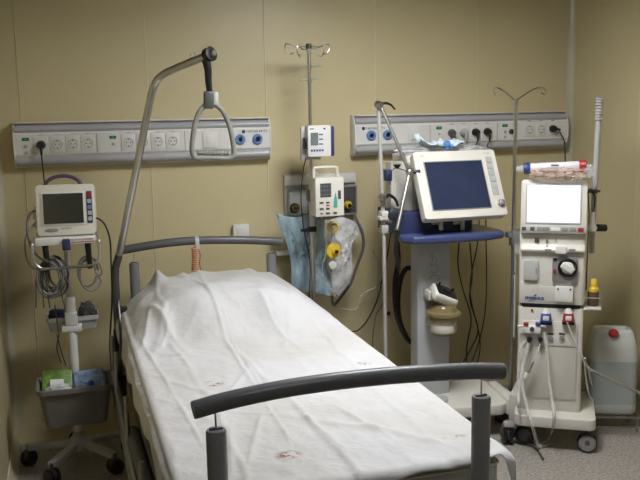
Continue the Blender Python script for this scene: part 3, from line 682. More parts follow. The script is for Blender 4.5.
# ------------------------------------------------------------------ IV stand behind the bed
IX, IY = 1.187, 4.08
t = thing('infusion_stand', 'thin steel infusion stand with hooks between the two wall panels', 'infusion stand', (IX, IY, 0))
fr = Fr((IX, IY, 0)); ztop = fr.p(307.5, 46).z
b = B(); b.cyl((0, 0, 0.05), (0, 0, 1.22), 0.0125, n=16); b.done('lower_pole', STEEL, t)
b = B(); b.cyl((0, 0, 1.22), (0, 0, ztop), 0.0085, n=14); b.done('upper_pole', STEEL, t)
b = B(); b.cyl((0, 0, ztop-0.012), (0, 0, ztop+0.012), 0.014, n=14, c=0.003); b.done('top_knob', DGREY, t)
for k in range(4):
    a = rad((12, 168, 200, -20)[k]); L_ = (0.115, 0.115, 0.07, 0.075)[k]
    dx, dy = math.cos(a), math.sin(a)
    pts = [(0, 0, ztop), (dx*L_*0.5, dy*L_*0.5, ztop-0.004), (dx*L_*0.9, dy*L_*0.9, ztop+0.012), (dx*L_, dy*L_, ztop+0.004), (dx*L_*0.98, dy*L_*0.98, ztop-0.018), (dx*L_*0.82, dy*L_*0.82, ztop-0.038), (dx*L_*0.66, dy*L_*0.66, ztop-0.032)]
    if k > 1: pts = [(p[0], p[1], p[2]-0.012) for p in pts]
    b = B(); b.tube(pts, 0.003, 8); b.done('hook', STEEL, t)
for (xa, xb, y) in ((297, 321, 66.5), (300.5, 318, 79.5)):
    p, q = fr.p(xa, y+1), fr.p(xb, y-1); b = B(); b.tube([p+Vector((0, 0, 0.006)), p, (p+q)/2, q, q+Vector((0, 0, 0.006))], 0.0032, 8, 4); b.cyl((0, 0, p.z-0.006), (0, 0, p.z+0.008), 0.011, n=12); b.done('crossbar', STEEL, t)
b = B(); b.cyl((0, 0, 0.06), (0, 0, 0.10), 0.03, n=16, c=0.004); b.done('hub', DGREY, t)
for k in range(5):
    a = rad(72*k+54); dx, dy = math.cos(a), math.sin(a); L_ = 0.22
    b = B(); b.tube([(0, 0, 0.08), (dx*L_, dy*L_, 0.06)], 0.010, 8, 0); b.done('leg', STEEL, t); caster(t, dx*L_, dy*L_, 0.024, a, w=0.018, top=0.06)
p = fr.p(318, 232, -0.01); b = B(); b.box((0, 0, fr.p(312, 229).z), (0.04, 0.04, 0.028), bev=0.006); b.cyl((-0.02, -0.01, fr.p(312, 229).z), (-0.065, -0.03, fr.p(312, 229).z), 0.009, c=0.003); b.done('pole_clamp', BLACK, t)
# upper device
z0, z1 = fr.p(316, 157, -0.04).z, fr.p(316, 125.5, -0.04).z; x0, x1 = fr.p(303, 140, -0.05).x, fr.p(331, 140, -0.05).x
m = thing('drip_pump', 'small white drip pump with grey display, upper device on the infusion stand', 'infusion pump', (IX, IY, z0)); h = z1-z0
b = B(); b.prism(rrect(x0+0.018, 0.004, x1-0.008, h, 0.008), -0.075, -0.028, 'xz', bev=0.005); b.done('body', WHITE, m)
b = B(); b.prism(rrect(x0-0.004, -0.014, x0+0.095, h-0.004, 0.006), -0.030, -0.014, 'xz', bev=0.004); b.box((0, -0.006, h*0.5), (0.035, 0.03, 0.05), bev=0.004); b.done('mount_plate', PGREY, m)
b = B(); b.box((x0+0.014, -0.05, h*0.45), (0.022, 0.035, h*0.38), bev=0.005); b.done('side_grip', BLACK, m)
b = B(); b.prism(rrect(x1-0.010, 0.004, x1+0.010, h*0.98, 0.009), -0.072, -0.032, 'xz', bev=0.004); b.done('side_door', NAVY, m)
cx = x0+0.018
b = B(); b.prism(rrect(cx+0.014, h*0.38, cx+0.052, h*0.78, 0.002), -0.0765, -0.07, 'xz'); b.done('display', LCD, m)
b = B(); 
for k in range(5): b.box((cx+0.018+0.014*k, -0.0755, h*0.22), (0.009, 0.002, 0.010))
for k in range(3): b.box((cx+0.066, -0.0755, h*(0.42+0.15*k)), (0.020, 0.002, 0.006))
b.box((cx+0.02, -0.0755, h*0.9), (0.02, 0.002, 0.005)); b.box((cx+0.085, -0.0755, h*0.9), (0.01, 0.002, 0.008)); b.done('keys', LOGOB, m)
# lower device
z0, z1 = fr.p(325, 215, -0.08).z, fr.p(325, 177, -0.08).z; x0, x1 = fr.p(313, 195, -0.09).x, fr.p(341, 195, -0.09).x
m = thing('infusion_pump', 'cream infusion pump with top handle, lower device on the infusion stand', 'infusion pump', (IX, IY, z0)); h = z1-z0
b = B(); b.prism(rrect(x0, 0.0, x1, h, 0.006), -0.135, -0.02, 'xz', bev=0.005); b.done('body', OFFW, m)
xm = (x0+x1)/2
b = B(); b.tube([(x0+0.012, -0.07, h-0.005), (x0+0.012, -0.07, h+0.035), (x0+0.022, -0.07, h+0.046), (xm, -0.07, h+0.047), (x1-0.022, -0.07, h+0.046), (x1-0.012, -0.07, h+0.033), (x1-0.010, -0.07, h-0.005)], 0.0075, 10, 5); b.done('handle', OFFW, m)
w = x1-x0
b = B(); b.prism(rrect(x0+w*0.16, h*0.50, x0+w*0.55, h*0.86, 0.002), -0.1365, -0.13, 'xz'); d_ = b.done('display', DGREY, m)
b = B()
for i in range(3):
    for j in range(4): b.box((x0+w*(0.21+0.10*j), -0.1375, h*(0.57+0.11*i)), (w*0.055, 0.0015, h*0.045))
b.done('digits', LCD, d_)
b = B(); b.prism([(x0+w*0.62, h*0.22), (x0+w*0.76, h*0.22), (x0+w*0.76, h*0.42), (x0+w*0.70, h*0.62), (x0+w*0.64, h*0.42)], -0.137, -0.13, 'xz'); b.done('teal_key', TEAL, m)
b = B()
for (u, v, ww, hh) in ((.20, .36, .14, .05), (.42, .36, .12, .05), (.2, .2, .14, .05), (.42, .2, .12, .05), (.42, .08, .14, .05), (.20, .08, .10, .03), (.68, .08, .12, .05), (.84, .55, .10, .22)): b.box((x0+w*u, -0.1365, h*v), (w*ww, 0.003, h*hh), bev=0.0006)
b.done('keys', DGREY, m)
b = B(); b.box((x0+w*.42, -0.137, h*.285), (w*.12, 0.003, h*.03)); b.done('red_key', RED, m)
b = B(); b.box((0.0, -0.012, h*0.5), (0.05, 0.05, 0.06), bev=0.005); b.done('pole_clamp', DGREY, m)

b = B(); b.tube([at(306, 158, 4.0), at(303, 172, 4.03), at(301, 200, 4.03), at(304, 230, 4.02), at(310, 262, 4.04), at(309, 300, 4.06)], 0.003, 6)
solo(b.done('pump_cable', BLACK), 'thin black cable hanging from the upper drip pump down the infusion stand', 'cable')
b = B(); b.tube([at(322, 216, 3.98), at(326, 250, 4.08), at(322, 270, 4.1), at(330, 286, 4.12), at(336, 300, 4.15)], 0.0022, 6)
solo(b.done('drip_line', CTUBE), 'thin clear drip line below the cream infusion pump', 'tube')

# ------------------------------------------------------------------ suction / oxygen panel behind the stand
PXa, PXb = at(284, 175, 4.31).x, at(355, 172, 4.31).x; Pz1 = 1.292
t = thing('regulator_panel', 'grey framed wall panel with two gas regulators behind the infusion stand', 'gas panel', ((PXa+PXb)/2, WB, 1.0)); fr = Fr(((PXa+PXb)/2, WB, 1.0)); w = (PXb-PXa)/2
B().box((0, -0.012, 0.175), (2*w, 0.024, 0.235), bev=0.004).done('back_plate', PGREY, t)
B().box((0, -0.030, 0.262), (2*w, 0.020, 0.052), bev=0.003).done('top_cover', WHITE, t)
def gbox(xa, ya, xb, yb, material, frame=None):
    a = fr.p(xa, ya, -0.03); c = fr.p(xb, yb, -0.03); cx, cz = (a.x+c.x)/2, (a.z+c.z)/2; ww, hh = abs(c.x-a.x), abs(a.z-c.z)
    o = B().box((cx, -0.04, cz), (ww, 0.04, hh), bev=0.003).done('regulator_housing', material, t)
    if frame:
        b = B()
        for s in (-1, 1): b.box((cx+s*(ww/2-0.003), -0.064, cz), (0.007, 0.008, hh)); b.box((cx, -0.064, cz+s*(hh/2-0.003)), (ww, 0.008, 0.007))
        b.done('housing_rim', frame, o)
    return o
o1 = gbox(287, 189, 307, 214, PGREY, GREY); o2 = gbox(337, 186, 355, 213, DGREY, GREY)
p = fr.p(294.5, 208, -0.065); B().lathe([(0.026, 0), (0.026, 0.012), (0.018, 0.02), (0.016, 0.014), (0, 0.014)], (p.x, -0.060, p.z), (0, -1, 0), 22).done('dial', BLACK, o1)
B().lathe([(0.018, 0), (0.018, 0.004), (0.011, 0.004), (0.011, 0), (0, 0)], (p.x, -0.078, p.z), (0, -1, 0), 20).done('dial_ring', BRASS, o1)
p = fr.p(348, 205, -0.065); B().lathe([(0.022, 0), (0.022, 0.01), (0.016, 0.03), (0, 0.03)], (p.x, -0.058, p.z), (0, -1, 0), 20).done('knob', YELLOW, o2)
B().lathe([(0.010, 0), (0.010, 0.012), (0, 0.012)], (p.x, -0.088, p.z), (0, -1, 0), 14).done('knob_stem', BLACK, o2)
b = B(); p = fr.p(286, 253, -0.05); b.box((p.x, -0.03, p.z+0.0), (0.10, 0.06, 0.022), bev=0.003); b.done('bracket', WHITE, t)
fr = Fr((1.3, 4.18, 1.0))
# hanging bags
def hbag(name, pix, Y, depth, material, label, seed, cat='plastic bag'):
    """soft bag: outline of real points at distance Y, inflated and crumpled front and back"""
    pts = [at(x, y, Y) for x, y in pix]; c = sum(pts, Vector())/len(pts)
    b = B(); bm = b.bm; R = 12; n = len(pts)*4
    sp = smooth_path(pts+[pts[0]], 4)[:-1]
    for side in (-1, 1):
        rings = []
        for j in range(R+1):
            k = 1-j/R; ring = []
            if k == 0: rings.append([bm.verts.new(c+Vector((0, side*depth, 0)))]); continue
            for q in sp:
                v = c+(q-c)*k; dy = depth*math.sqrt(max(0, 1-k*k))
                nn = noise.noise(Vector((v.x*22, v.z*10, seed)))*0.5+abs(noise.noise(Vector((v.x*40, v.z*16, seed+3))))*0.7+noise.noise(Vector((v.x*70, v.z*50, seed+6)))*0.3
                ring.append(bm.verts.new((v.x, v.y+side*(dy*(0.25+1.5*nn)+0.002), v.z)))
            rings.append(ring)
        for a, d_ in zip(rings, rings[1:]):
            m_ = len(a)
            for k in range(m_):
                if len(d_) == 1: bm.faces.new((a[k], a[(k+1) % m_], d_[0]))
                else: bm.faces.new((a[k], a[(k+1) % m_], d_[(k+1) % m_], d_[k]))
    bmesh.ops.remove_doubles(bm, verts=bm.verts[:], dist=0.0001); bmesh.ops.recalc_face_normals(bm, faces=bm.faces[:])
    return solo(b.done(name, material, ang=70), label, cat)
hbag('blue_bag', [(276, 213), (290, 217), (305, 216), (318, 216), (324, 214), (325, 235), (327, 262), (331, 285), (329, 296), (318, 293), (305, 292), (294, 295), (291, 284), (291, 262), (286, 243), (280, 228)], 4.19, 0.032, BAGB, 'pale blue translucent plastic bag hanging behind the infusion stand', 2)
hbag('clear_bag', [(325, 222), (340, 217), (354, 221), (364, 225), (360, 233), (353, 240), (352, 262), (354, 280), (345, 291), (333, 291), (331, 270), (328, 245)], 4.20, 0.042, BAGC, 'clear crumpled plastic bag with yellow parts, right of the blue bag', 7)
# valve set in front of the clear bag
vc = at(333, 245, 4.11); t = thing('suction_valve_set', 'yellow suction valves on a clear body in front of the clear bag', 'valve', vc); fr = Fr(vc)
p = fr.p(333, 227); b = B(); b.lathe([(0.029, -0.012), (0.031, 0.012), (0.020, 0.016), (0.018, 0.0), (0, 0.0)], p, (0.1, -1, 0.1), 24); b.done('pale_ring', PYEL, t)
b = B(); b.box(p+Vector((0, -0.004, 0)), (0.016, 0.006, 0.014), rot(0, 30)); b.done('gauge_face', WHITE, t)
p = fr.p(333, 250.5); b = B(); b.lathe([(0.035, -0.012), (0.040, -0.006), (0.040, 0.010), (0.030, 0.016), (0.018, 0.018), (0.015, 0.03), (0, 0.03)], p, (0.1, -1, 0.05), 26); b.done('large_knob', YELLOW, t)
b = B(); b.lathe([(0.010, 0.03), (0.010, 0.036), (0, 0.036)], p+Vector((0.006, 0, -0.004)), (0.1, -1, 0.05), 16); b.done('knob_bore', BLACK, t)
p = fr.p(332.5, 265); b = B(); b.lathe([(0.019, -0.01), (0.021, 0.0), (0.018, 0.012), (0, 0.014)], p, (0, -1, 0), 22); b.done('white_cap', WHITE, t)
b = B(); b.cyl(fr.p(333, 222, 0.012), fr.p(333, 272, 0.012), 0.012, n=14); b.done('valve_body', GLASSY, t)
b = B(); b.tube([at(354, 215, 4.2), at(362, 232, 4.17), at(363, 248, 4.16), at(357, 265, 4.16), at(351, 282, 4.15), at(341, 297, 4.15), at(334, 305, 4.16), at(332, 296, 4.16)], 0.008, 10)
solo(b.done('suction_hose', BROWNT), 'grey-brown suction hose looping round the right side of the clear bag', 'hose')
b = B(); b.cyl(at(349, 281, 4.12), at(337, 296, 4.12), 0.013, n=14, c=0.004)
solo(b.done('suction_handle', GREY), 'stubby grey suction handle slanting below the clear bag', 'suction handle')  # stubby handle of the suction line
b = B(); b.tube([at(318, 275, 4.12), at(326, 284, 4.12), at(336, 296, 4.12)], 0.003, 6)
solo(b.done('catheter_tube', CTUBE), 'short clear tube slanting down beside the blue bag to the grey handle', 'tube')
b = B(); b.tube([at(333, 300, 4.15), at(336, 307, 4.2), at(345, 309, 4.25), at(355, 310, 4.27), at(359, 304, 4.27), at(362, 295, 4.27), at(378, 285, 4.27), at(382, 277, 4.26), at(378, 262, 4.24), at(373, 250, 4.22)], 0.003, 6)
solo(b.done('white_cable', CTUBE), 'thin pale cable drooping across the wall below the clear bag', 'cable')
b = B(); b.tube([at(316, 316, 4.2), at(330, 324, 4.27), at(342, 330, 4.28), at(356, 331, 4.28), at(366, 322, 4.28), at(376, 303, 4.28), at(381, 285, 4.27), at(386, 262, 4.2), at(390, 238, 4.15), at(392, 222, 4.12)], 0.004, 6)
solo(b.done('black_cable', BLACK), 'long black cable sagging across the wall from the bed to the ventilator', 'cable')
b = B(); b.tube([at(373, 360, 4.29), at(373, 335, 4.29), at(376, 315, 4.28), at(382, 305, 4.28), at(384, 285, 4.26), at(383, 250, 4.2), at(385, 232, 4.12)], 0.0035, 6)
solo(b.done('grey_cable', CABLE), 'grey cable dropping down the wall left of the support-arm pole', 'cable')
b = B(); b.cyl(at(388.5, 313.5, WB), at(388.5, 313.5, WB-0.012), 0.012, n=14, c=0.003)
solo(b.done('wall_knob', BLACK), 'tiny black cap on the wall left of the black hose loop', 'wall_fitting')  # small black wall knob, no cable runs through it

# ------------------------------------------------------------------ ventilator
VX, VY = 1.745, 3.93
t = thing('ventilator', 'ventilator trolley with tilted blue screen and pale grey column', 'ventilator', (VX, VY, 0)); fr = Fr((VX, VY, 0)); V = Vector((VX, VY, 0))
# column
a = fr.p(417.5, 300, -0.10); c = fr.p(450, 300, -0.10)
ztray = fr.p(450, 243, -0.20).z
b = B(); b.prism(rrect(a.x, -0.10, c.x, -0.01, 0.008), 0.17, ztray-0.0, 'xy'); b.done('column', VGREY, t)
b = B()
for (pts) in ([(430, 262), (433, 258), (432, 266), (430, 270)], [(431, 270), (436, 268), (438, 274), (433, 277), (431, 274)], [(429, 283), (433, 279), (439, 281), (437, 285)], [(436, 262), (437, 266)]):
    b.tube([fr.p(x, y-4, -0.1005) for x, y in pts], 0.0016, 5, 5)
b.done('pen_marks', SCRIB, t)
# base: two splayed feet around the column
zt = 0.175
A = [atz(375, 402, zt), atz(438, 409, zt), atz(503, 404, zt), atz(512, 398, zt), atz(489, 382, zt), atz(462, 372, zt), atz(425, 372, zt), atz(390, 380, zt)]
poly = [((p-V).x, (p-V).y) for p in A]
b = B(); b.prism(poly, 0.115, zt, 'xy', bev=0.012, seg=3); b.done('base', DIAL, t)
b = B(); q = [(p-V) for p in (atz(491, 384, zt), atz(513, 399, zt))]
b.prism([(q[0].x-0.02, q[0].y), (q[0].x+0.03, q[0].y), (q[1].x+0.02, q[1].y+0.02), (q[1].x+0.012, q[1].y-0.035), (q[1].x-0.05, q[1].y-0.03)], 0.105, zt+0.018, 'xy', bev=0.010, seg=3); b.done('foot_fairing', DIAL, t)
b = B(); b.lathe([(0.055, 0), (0.053, 0.016), (0.030, 0.018), (0, 0.018)], (-0.02, -0.19, zt), n=24); b.done('base_disc', PGREY, t)
for (px, py, a_) in ((507, 443, 70), (381, 428, 110), (500, 398, 60), (398, 395, 60)):
    p = atz(px, py)-V
    if py < 400: p = Vector((0.30 if px > 450 else -0.22, 0.22, 0))
    R_ = 0.050; cw = caster(t, p.x, p.y, R_, rad(a_), DGREY, 0.026, 0.12)
    b = B(); b.box((p.x, p.y-0.01, 0.095), (0.055, 0.06, 0.035), rot(-35, 0, a_-90), bev=0.008); b.done('brake_pedal', GREY, cw)
# blue tray under the screen
x0, x1 = fr.p(401, 240, -0.22).x, fr.p(503, 240, -0.22).x; zt2 = fr.p(450, 233, -0.22).z
b = B(); pl = [(x0+0.05, -0.265), (x0+0.25, -0.285), (x1-0.12, -0.285), (x1-0.01, -0.255), (x1, -0.20), (x1-0.02, 0.02), (x0+0.05, 0.02), (x0+0.01, -0.19)]
b.prism(pl, zt2-0.040, zt2, 'xy', bev=0.014, seg=3); b.done('blue_tray', VBLUE, t)
b = B(); b.prism(rrect(x0+0.02, -0.16, x1-0.13, 0.16, 0.02), zt2-0.01, zt2+0.10, 'xy', bev=0.01); b.done('blue_plinth', NAVY, t)
# body behind the screen
zb1 = fr.p(400, 152, -0.08).z
b = B(); b.prism(rrect(-0.125, -0.05, 0.20, 0.16, 0.02), zt2+0.07, zb1-0.02, 'xy', bev=0.01); b.done('body', DIAL, t)
xa = fr.p(391, 160, -0.06).x
b = B(); b.prism(rrect(xa, -0.06, xa+0.12, 0.02, 0.010), zt2+0.04, zb1-0.05, 'xy', bev=0.01); b.done('side_module', DIALB, t)
p = fr.p(397, 166, -0.06); b = B(); b.prism([(p.x-0.022, p.z+0.008), (p.x+0.022, p.z+0.008), (p.x+0.006, p.z-0.012), (p.x-0.006, p.z-0.012)], -0.064, -0.058, 'xz'); b.done('black_latch', BLACK, t)
p = fr.p(400, 192, -0.06); b = B(); b.prism(rrect(p.x-0.02, p.z-0.04, p.x+0.02, p.z+0.04, 0.004), -0.064, -0.058, 'xz'); b.done('side_vent', PGREY, t)
p = fr.p(387.5, 175, -0.04); b = B(); b.box((p.x, -0.04, p.z), (0.034, 0.05, 0.055), bev=0.005); b.cyl((p.x, -0.066, p.z), (p.x, -0.072, p.z), 0.008, n=12); b.box((p.x+0.03, -0.01, p.z), (0.06, 0.03, 0.03)); b.done('blue_sensor_box', NAVY, t)
b = B()
p = fr.p(398, 215, -0.09); b.box((p.x, -0.08, p.z), (0.12, 0.08, 0.06), rot(0, 12), bev=0.02); p = fr.p(409, 225, -0.12); b.box((p.x, -0.09, p.z-0.01), (0.05, 0.05, 0.04), bev=0.01); b.done('hose_ports', mat('dark_slate', (0.03, 0.033, 0.045), 0.4), t)
# tilted screen unit
mc = fr.p(458.5, 185.5, -0.20); T = Matrix.Translation(mc) @ rot(-27, 0, 0)
def S_(): b = B(); b.T = T; return b
w2, h2 = 0.216, 0.172
b = S_(); b.prism(rrect(-w2, -h2, w2, h2, 0.014), -0.026, 0.026, 'xz', bev=0.008, seg=3); su = b.done('screen_housing', OFFW, t)
b = S_(); b.prism(rrect(-0.173, -0.133, 0.137, 0.119, 0.004), -0.029, -0.02, 'xz', bev=0.001); b.done('screen_rim', GREY, su)
b = S_(); b.prism(rrect(-0.168, -0.128, 0.132, 0.114, 0.002), -0.0305, -0.02, 'xz'); b.done('screen', VSCR, su)
for k in range(6):
    z = 0.118-0.034*k; b = S_(); b.prism(rrect(0.158, z-0.0155, 0.192, z+0.0155, 0.003), -0.029, -0.02, 'xz', bev=0.001); b.done('key', PGREY, su)
b = S_(); b.lathe([(0.020, 0), (0.020, 0.004), (0.015, 0.006), (0.014, 0.020), (0.010, 0.023), (0, 0.023)], (0.190, -0.026, -0.112), (0, -1, 0), 22); b.done('rotary_knob', SILV, su)
b = S_(); glyphs(b, -0.185, 0.150, -0.0265, 0.022, 0.005, 4, 2); glyphs(b, 0.150, 0.152, -0.0265, 0.035, 0.006, 5, 4); b.done('lettering', GREY, su)
b = B(); q = T @ Vector((0, 0.03, -0.05)); b.tube([q, q+Vector((0, 0.08, -0.03)), (q.x, -0.02, zt2+0.08)], 0.035, 14); b.done('screen_neck', PGREY, t)
for px in (440.5, 462):
    p = fr.p(px, 222, -0.17); b = B(); b.cyl((p.x, -0.175, p.z+0.01), (p.x, -0.175, p.z-0.04), 0.011, n=14, c=0.003); b.box((p.x-0.02, -0.15, p.z-0.002), (0.05, 0.04, 0.02), bev=0.004); b.done('gas_port', WHITE, t)
# humidifier on the column
hz = fr.p(443, 300, -0.17)
m = thing('humidifier', 'cream humidifier with amber water chamber clipped to the grey column', 'humidifier', (VX+hz.x, VY-0.175, fr.p(444, 335, -0.17).z)); f2 = Fr((VX+hz.x, VY-0.175, fr.p(444, 335, -0.17).z))
zz = lambda y: f2.p(444, y, 0).z
b = B(); hc = f2.p(443.5, 295.5, 0.0); RT = rot(26, 24)
b.box((hc.x, 0.0, hc.z), (0.135, 0.105, 0.050), RT, bev=0.016, seg=3); b.box((hc.x-0.045, 0.05, hc.z), (0.06, 0.08, 0.05), bev=0.008); b.done('heater_head', OFFW, m)
b = B(); up_ = RT.to_3x3() @ Vector((0, 0, 1)); c_ = Vector((hc.x, 0.0, hc.z))
b.box(c_+up_*0.026, (0.108, 0.078, 0.010), RT, bev=0.004); b.box(c_+up_*0.034, (0.045, 0.035, 0.012), RT, bev=0.004); b.cyl(c_+RT.to_3x3() @ Vector((-0.045, 0.02, 0.025)), c_+RT.to_3x3() @ Vector((-0.045, 0.02, 0.05)), 0.006); b.cyl(c_+RT.to_3x3() @ Vector((0.035, 0.02, 0.025)), c_+RT.to_3x3() @ Vector((0.035, 0.02, 0.045)), 0.006); b.done('black_top', BLACK, m)
b = B(); z_ = [zz(k) for k in (334, 330, 322, 321, 312, 306, 304)]
b.lathe([(0.0, z_[0]), (0.052, z_[0]), (0.060, z_[1]), (0.062, z_[2]), (0.072, z_[3]), (0.074, z_[4]), (0.060, z_[5]), (0.05, z_[6]), (0, z_[6])], (0.0, 0.0, 0), n=28); b.done('water_chamber', AMBER, m)
b = B(); b.lathe([(0.063, zz(331)), (0.066, zz(330)), (0.066, zz(322)), (0.063, zz(321))], (0, 0, 0), n=28); b.done('white_band', OFFW, m)
b = B(); b.lathe([(0.078, zz(315)), (0.088, zz(314)), (0.088, zz(311)), (0.078, zz(310))], (0, 0, 0), n=12); b.cyl((0.03, -0.06, zz(322)), (0.03, -0.06, zz(305)), 0.011); b.cyl((-0.08, -0.0, zz(324)), (-0.08, 0, zz(309)), 0.006); b.done('amber_flange', AMBER, m)
# black hose loop beside the column
b = B(); c0 = at(404, 300, 4.08)
P = [at(397, 243, 4.0), at(398, 262, 4.05), at(395, 285, 4.08), at(396, 310, 4.1), at(402, 330, 4.12), at(411, 342, 4.13), at(418, 335, 4.16), at(420, 300, 4.18), at(417, 275, 4.18), at(408, 268, 4.18), at(401, 278, 4.17), at(398, 300, 4.17), at(400, 322, 4.18), at(407, 338, 4.19)]
b.tube(P, 0.014, 12, 6); solo(b.done('breathing_hose', BLACK), 'thick black hose looping behind the left edge of the grey column', 'hose')
for k, (P, l) in enumerate((([(459, 243, 4.12), (458, 265, 4.15), (463, 290, 4.2), (471, 318, 4.22), (467, 345, 4.22), (466, 372, 4.18)], 'thin black cable hanging closest to the right edge of the grey column'),
                       ([(470, 243, 4.12), (472, 275, 4.16), (470, 300, 4.2), (478, 330, 4.22), (470, 350, 4.2), (461, 366, 4.15)], 'thin black cable with a crossing bend below the blue tray'))):
    b = B(); b.tube([at(*q) for q in P], 0.004, 6); solo(b.done('thin_cable', BLACK), l, 'cable')
# things lying on top of the ventilator
top = V + Vector((0, 0, zb1-0.02))
o = crumple('plastic_sheet', at(440, 149.5, 3.93), 0.235, 0.05, 0.020, BAGC, 'flat crumpled clear plastic lying along the top of the ventilator', 'plastic sheet', 14, power=1.2)
def maskfn(u, v):
    x = -0.12+0.25*u; z = 0.012+0.055*math.exp(-((u-0.08)/0.10)**2)*(0.4+v*0.7)+0.014*math.sin(u*9+v*4)*v+0.016*math.exp(-((u-0.9)/0.1)**2)+0.016*abs(noise.noise(Vector((u*9, v*5, 3))))*2
    return (x, -0.05+0.09*v+0.01*math.sin(u*14), z+0.006*math.sin(v*16+u*6))
b = B(); b.grid(maskfn, 40, 20); o = b.done('surgical_mask', MASKB, thick=0.002, ang=180); o.location = at(437, 148, 3.90); tag(o, 'pale blue crumpled mask lying on top of the ventilator', 'mask')
b = B(); b.cyl((-0.02, 0, 0.03), (0.02, 0, 0.035), 0.018, n=14, c=0.004); b.cyl((0, 0, 0.0), (0.003, 0, 0.055), 0.012, n=12, c=0.003); b.ball((0.03, -0.01, 0.02), 0.014)
o = b.done('blue_connector', mat('clear_blue_plastic', (0.12, 0.3, 0.7), 0.15, alpha=0.8)); o.location = at(447, 149.5, 3.86); o.scale = (0.8, 0.8, 0.8); tag(o, 'bright blue tube connector on the mask above the ventilator screen', 'tube connector')

# support arm with pole
pT = at(378.5, 105, 3.86); pB = at(386, 395, 3.86)
t = thing('support_arm', 'jointed steel support arm on a pole left of the ventilator screen', 'support arm', (pB.x, 3.86, 0)); o0 = Vector((pB.x, 3.86, 0)); fr = Fr(o0)
b = B(); b.tube([pT-o0, at(384, 240, 3.86)-o0, (0, 0, 0.04)], 0.0100, 14, 0); b.done('pole', PGREY, t)
b = B(); b.lathe([(0, 0), (0.07, 0), (0.07, 0.02), (0.02, 0.035), (0.014, 0.06), (0, 0.06)], (0, 0, 0), n=24); b.done('foot', DGREY, t)
j2 = at(409.5, 172, 3.76)-o0; j3 = at(397, 230, 3.68)-o0; jT = pT-o0
b = B(); b.tube([jT+Vector((0.004, -0.012, 0)), j2], 0.0085, 12, 0); b.done('upper_arm', STEEL, t)
b = B(); b.tube([j2, j3], 0.0085, 12, 0); b.done('lower_arm', STEEL, t)
b = B(); b.ball(jT, 0.021); b.cyl(jT+Vector((0, 0.02, 0)), jT+Vector((0, -0.03, 0)), 0.015, c=0.003); b.done('top_joint', STEEL, t)
b = B(); b.ball(j2, 0.021); b.done('middle_joint', STEEL, t)
jp = at(382.5, 197, 3.84)-o0; b = B(); b.ball(jp, 0.018); b.cyl(jp+Vector((0, 0.02, 0)), jp+Vector((0, -0.03, 0)), 0.013, c=0.003); b.done('pole_joint', STEEL, t)
b = B(); b.tube([jT+Vector((0.012, -0.02, 0.006)), fr.p(386, 103, -0.02), fr.p(391, 105, -0.02), fr.p(395, 109.5, -0.02)], 0.007, 8, r2=0.0045); b.done('locking_lever', BLACK, t)
b = B(); b.tube([jp+Vector((0.01, -0.02, 0)), fr.p(389, 195, -0.03), fr.p(395, 199, -0.03), fr.p(398, 206, -0.03)], 0.009, 8, r2=0.007); b.done('locking_lever', BLACK, t)
b = B(); b.cyl(j2+Vector((0.015, -0.01, 0)), j2+Vector((0.048, -0.018, 0.002)), 0.008, 0.011, c=0.003); b.done('locking_knob', BLACK, t)
b = B(); b.tube([j3, j3+Vector((-0.003, 0.0, -0.05)), j3+Vector((-0.002, 0.01, -0.10)), fr.p(399, 270, -0.16)], 0.012, 10, r2=0.009); b.done('hose_holder', BLACK, t)
z = fr.p(385, 213.5).z; b = B(); b.box((fr.p(386, 214).x, -0.01, z), (0.072, 0.05, 0.028), bev=0.004); b.box((fr.p(383, 214).x, -0.01, z-0.02), (0.055, 0.045, 0.02), bev=0.004); b.done('clamp_block', DIAL, t)
z = fr.p(385, 229).z; b = B(); b.box((fr.p(384, 229).x, 0, z), (0.036, 0.034, 0.04), bev=0.004); b.done('lower_clamp', PGREY, t)
b = B(); b.tube([at(391, 185, 3.84)-o0, at(389, 176, 3.84)-o0, at(395, 168, 3.84)-o0, at(402, 169.5, 3.80)-o0, j2], 0.002, 5); b.done('thin_lead', BLACK, t)

# ------------------------------------------------------------------ infusion pole between ventilator and dialysis machine
RX, RY = at(513.5, 235, 3.80).x, 3.80
t = thing('infusion_pole', 'thin steel infusion pole with two curled arms between ventilator and dialysis machine', 'infusion pole', (RX, RY, 0)); fr = Fr((RX, RY, 0)); O2 = Vector((RX, RY, 0))
zt_ = fr.p(516, 102).z
b = B(); b.cyl((0.0, 0, 0.12), (0.0, 0, 0.96), 0.0105, n=14); b.done('lower_pole', DSTEEL, t)
b = B(); b.cyl((0.0, 0, 0.96), (0.0, 0, zt_), 0.0098, n=14); b.done('upper_pole', STEEL, t)
b = B(); b.cyl((0, 0, zt_-0.012), (0, 0, zt_+0.008), 0.014, n=14, c=0.003); b.done('hub', STEEL, t)
for P in ([(516, 101), (508, 94), (499, 88), (495, 88.5), (494, 92), (496, 95)], [(516, 101), (526, 94), (536, 88.5), (543, 88), (546, 90.5), (545, 94), (541, 92)]):
    b = B(); b.tube([fr.p(*q) for q in P], 0.004, 8); b.done('curled_arm', STEEL, t)
b = B(); b.lathe([(0, 0), (0.08, 0), (0.08, 0.02), (0.03, 0.05), (0.012, 0.13), (0, 0.13)], (0, 0, 0), n=24); b.done('foot', DGREY, t)
b = B(); z = fr.p(512, 238).z; b.box((0, -0.02, z), (0.05, 0.05, 0.075), bev=0.006); b.box((-0.03, -0.01, z+0.02), (0.03, 0.04, 0.03), bev=0.004); b.done('clamp', GREY, t)
b = B(); b.box((0.0, -0.05, fr.p(511, 247).z), (0.045, 0.02, 0.05), bev=0.004); b.done('clear_holder', GLASSY, t)
b = B(); b.cyl((-0.018, -0.03, fr.p(507, 232).z), (0.05, -0.03, fr.p(507, 232).z), 0.010, c=0.003); b.cyl((-0.03, -0.03, z+0.035), (0.03, -0.03, z+0.05), 0.006); b.done('clamp_screw', STEEL, t)
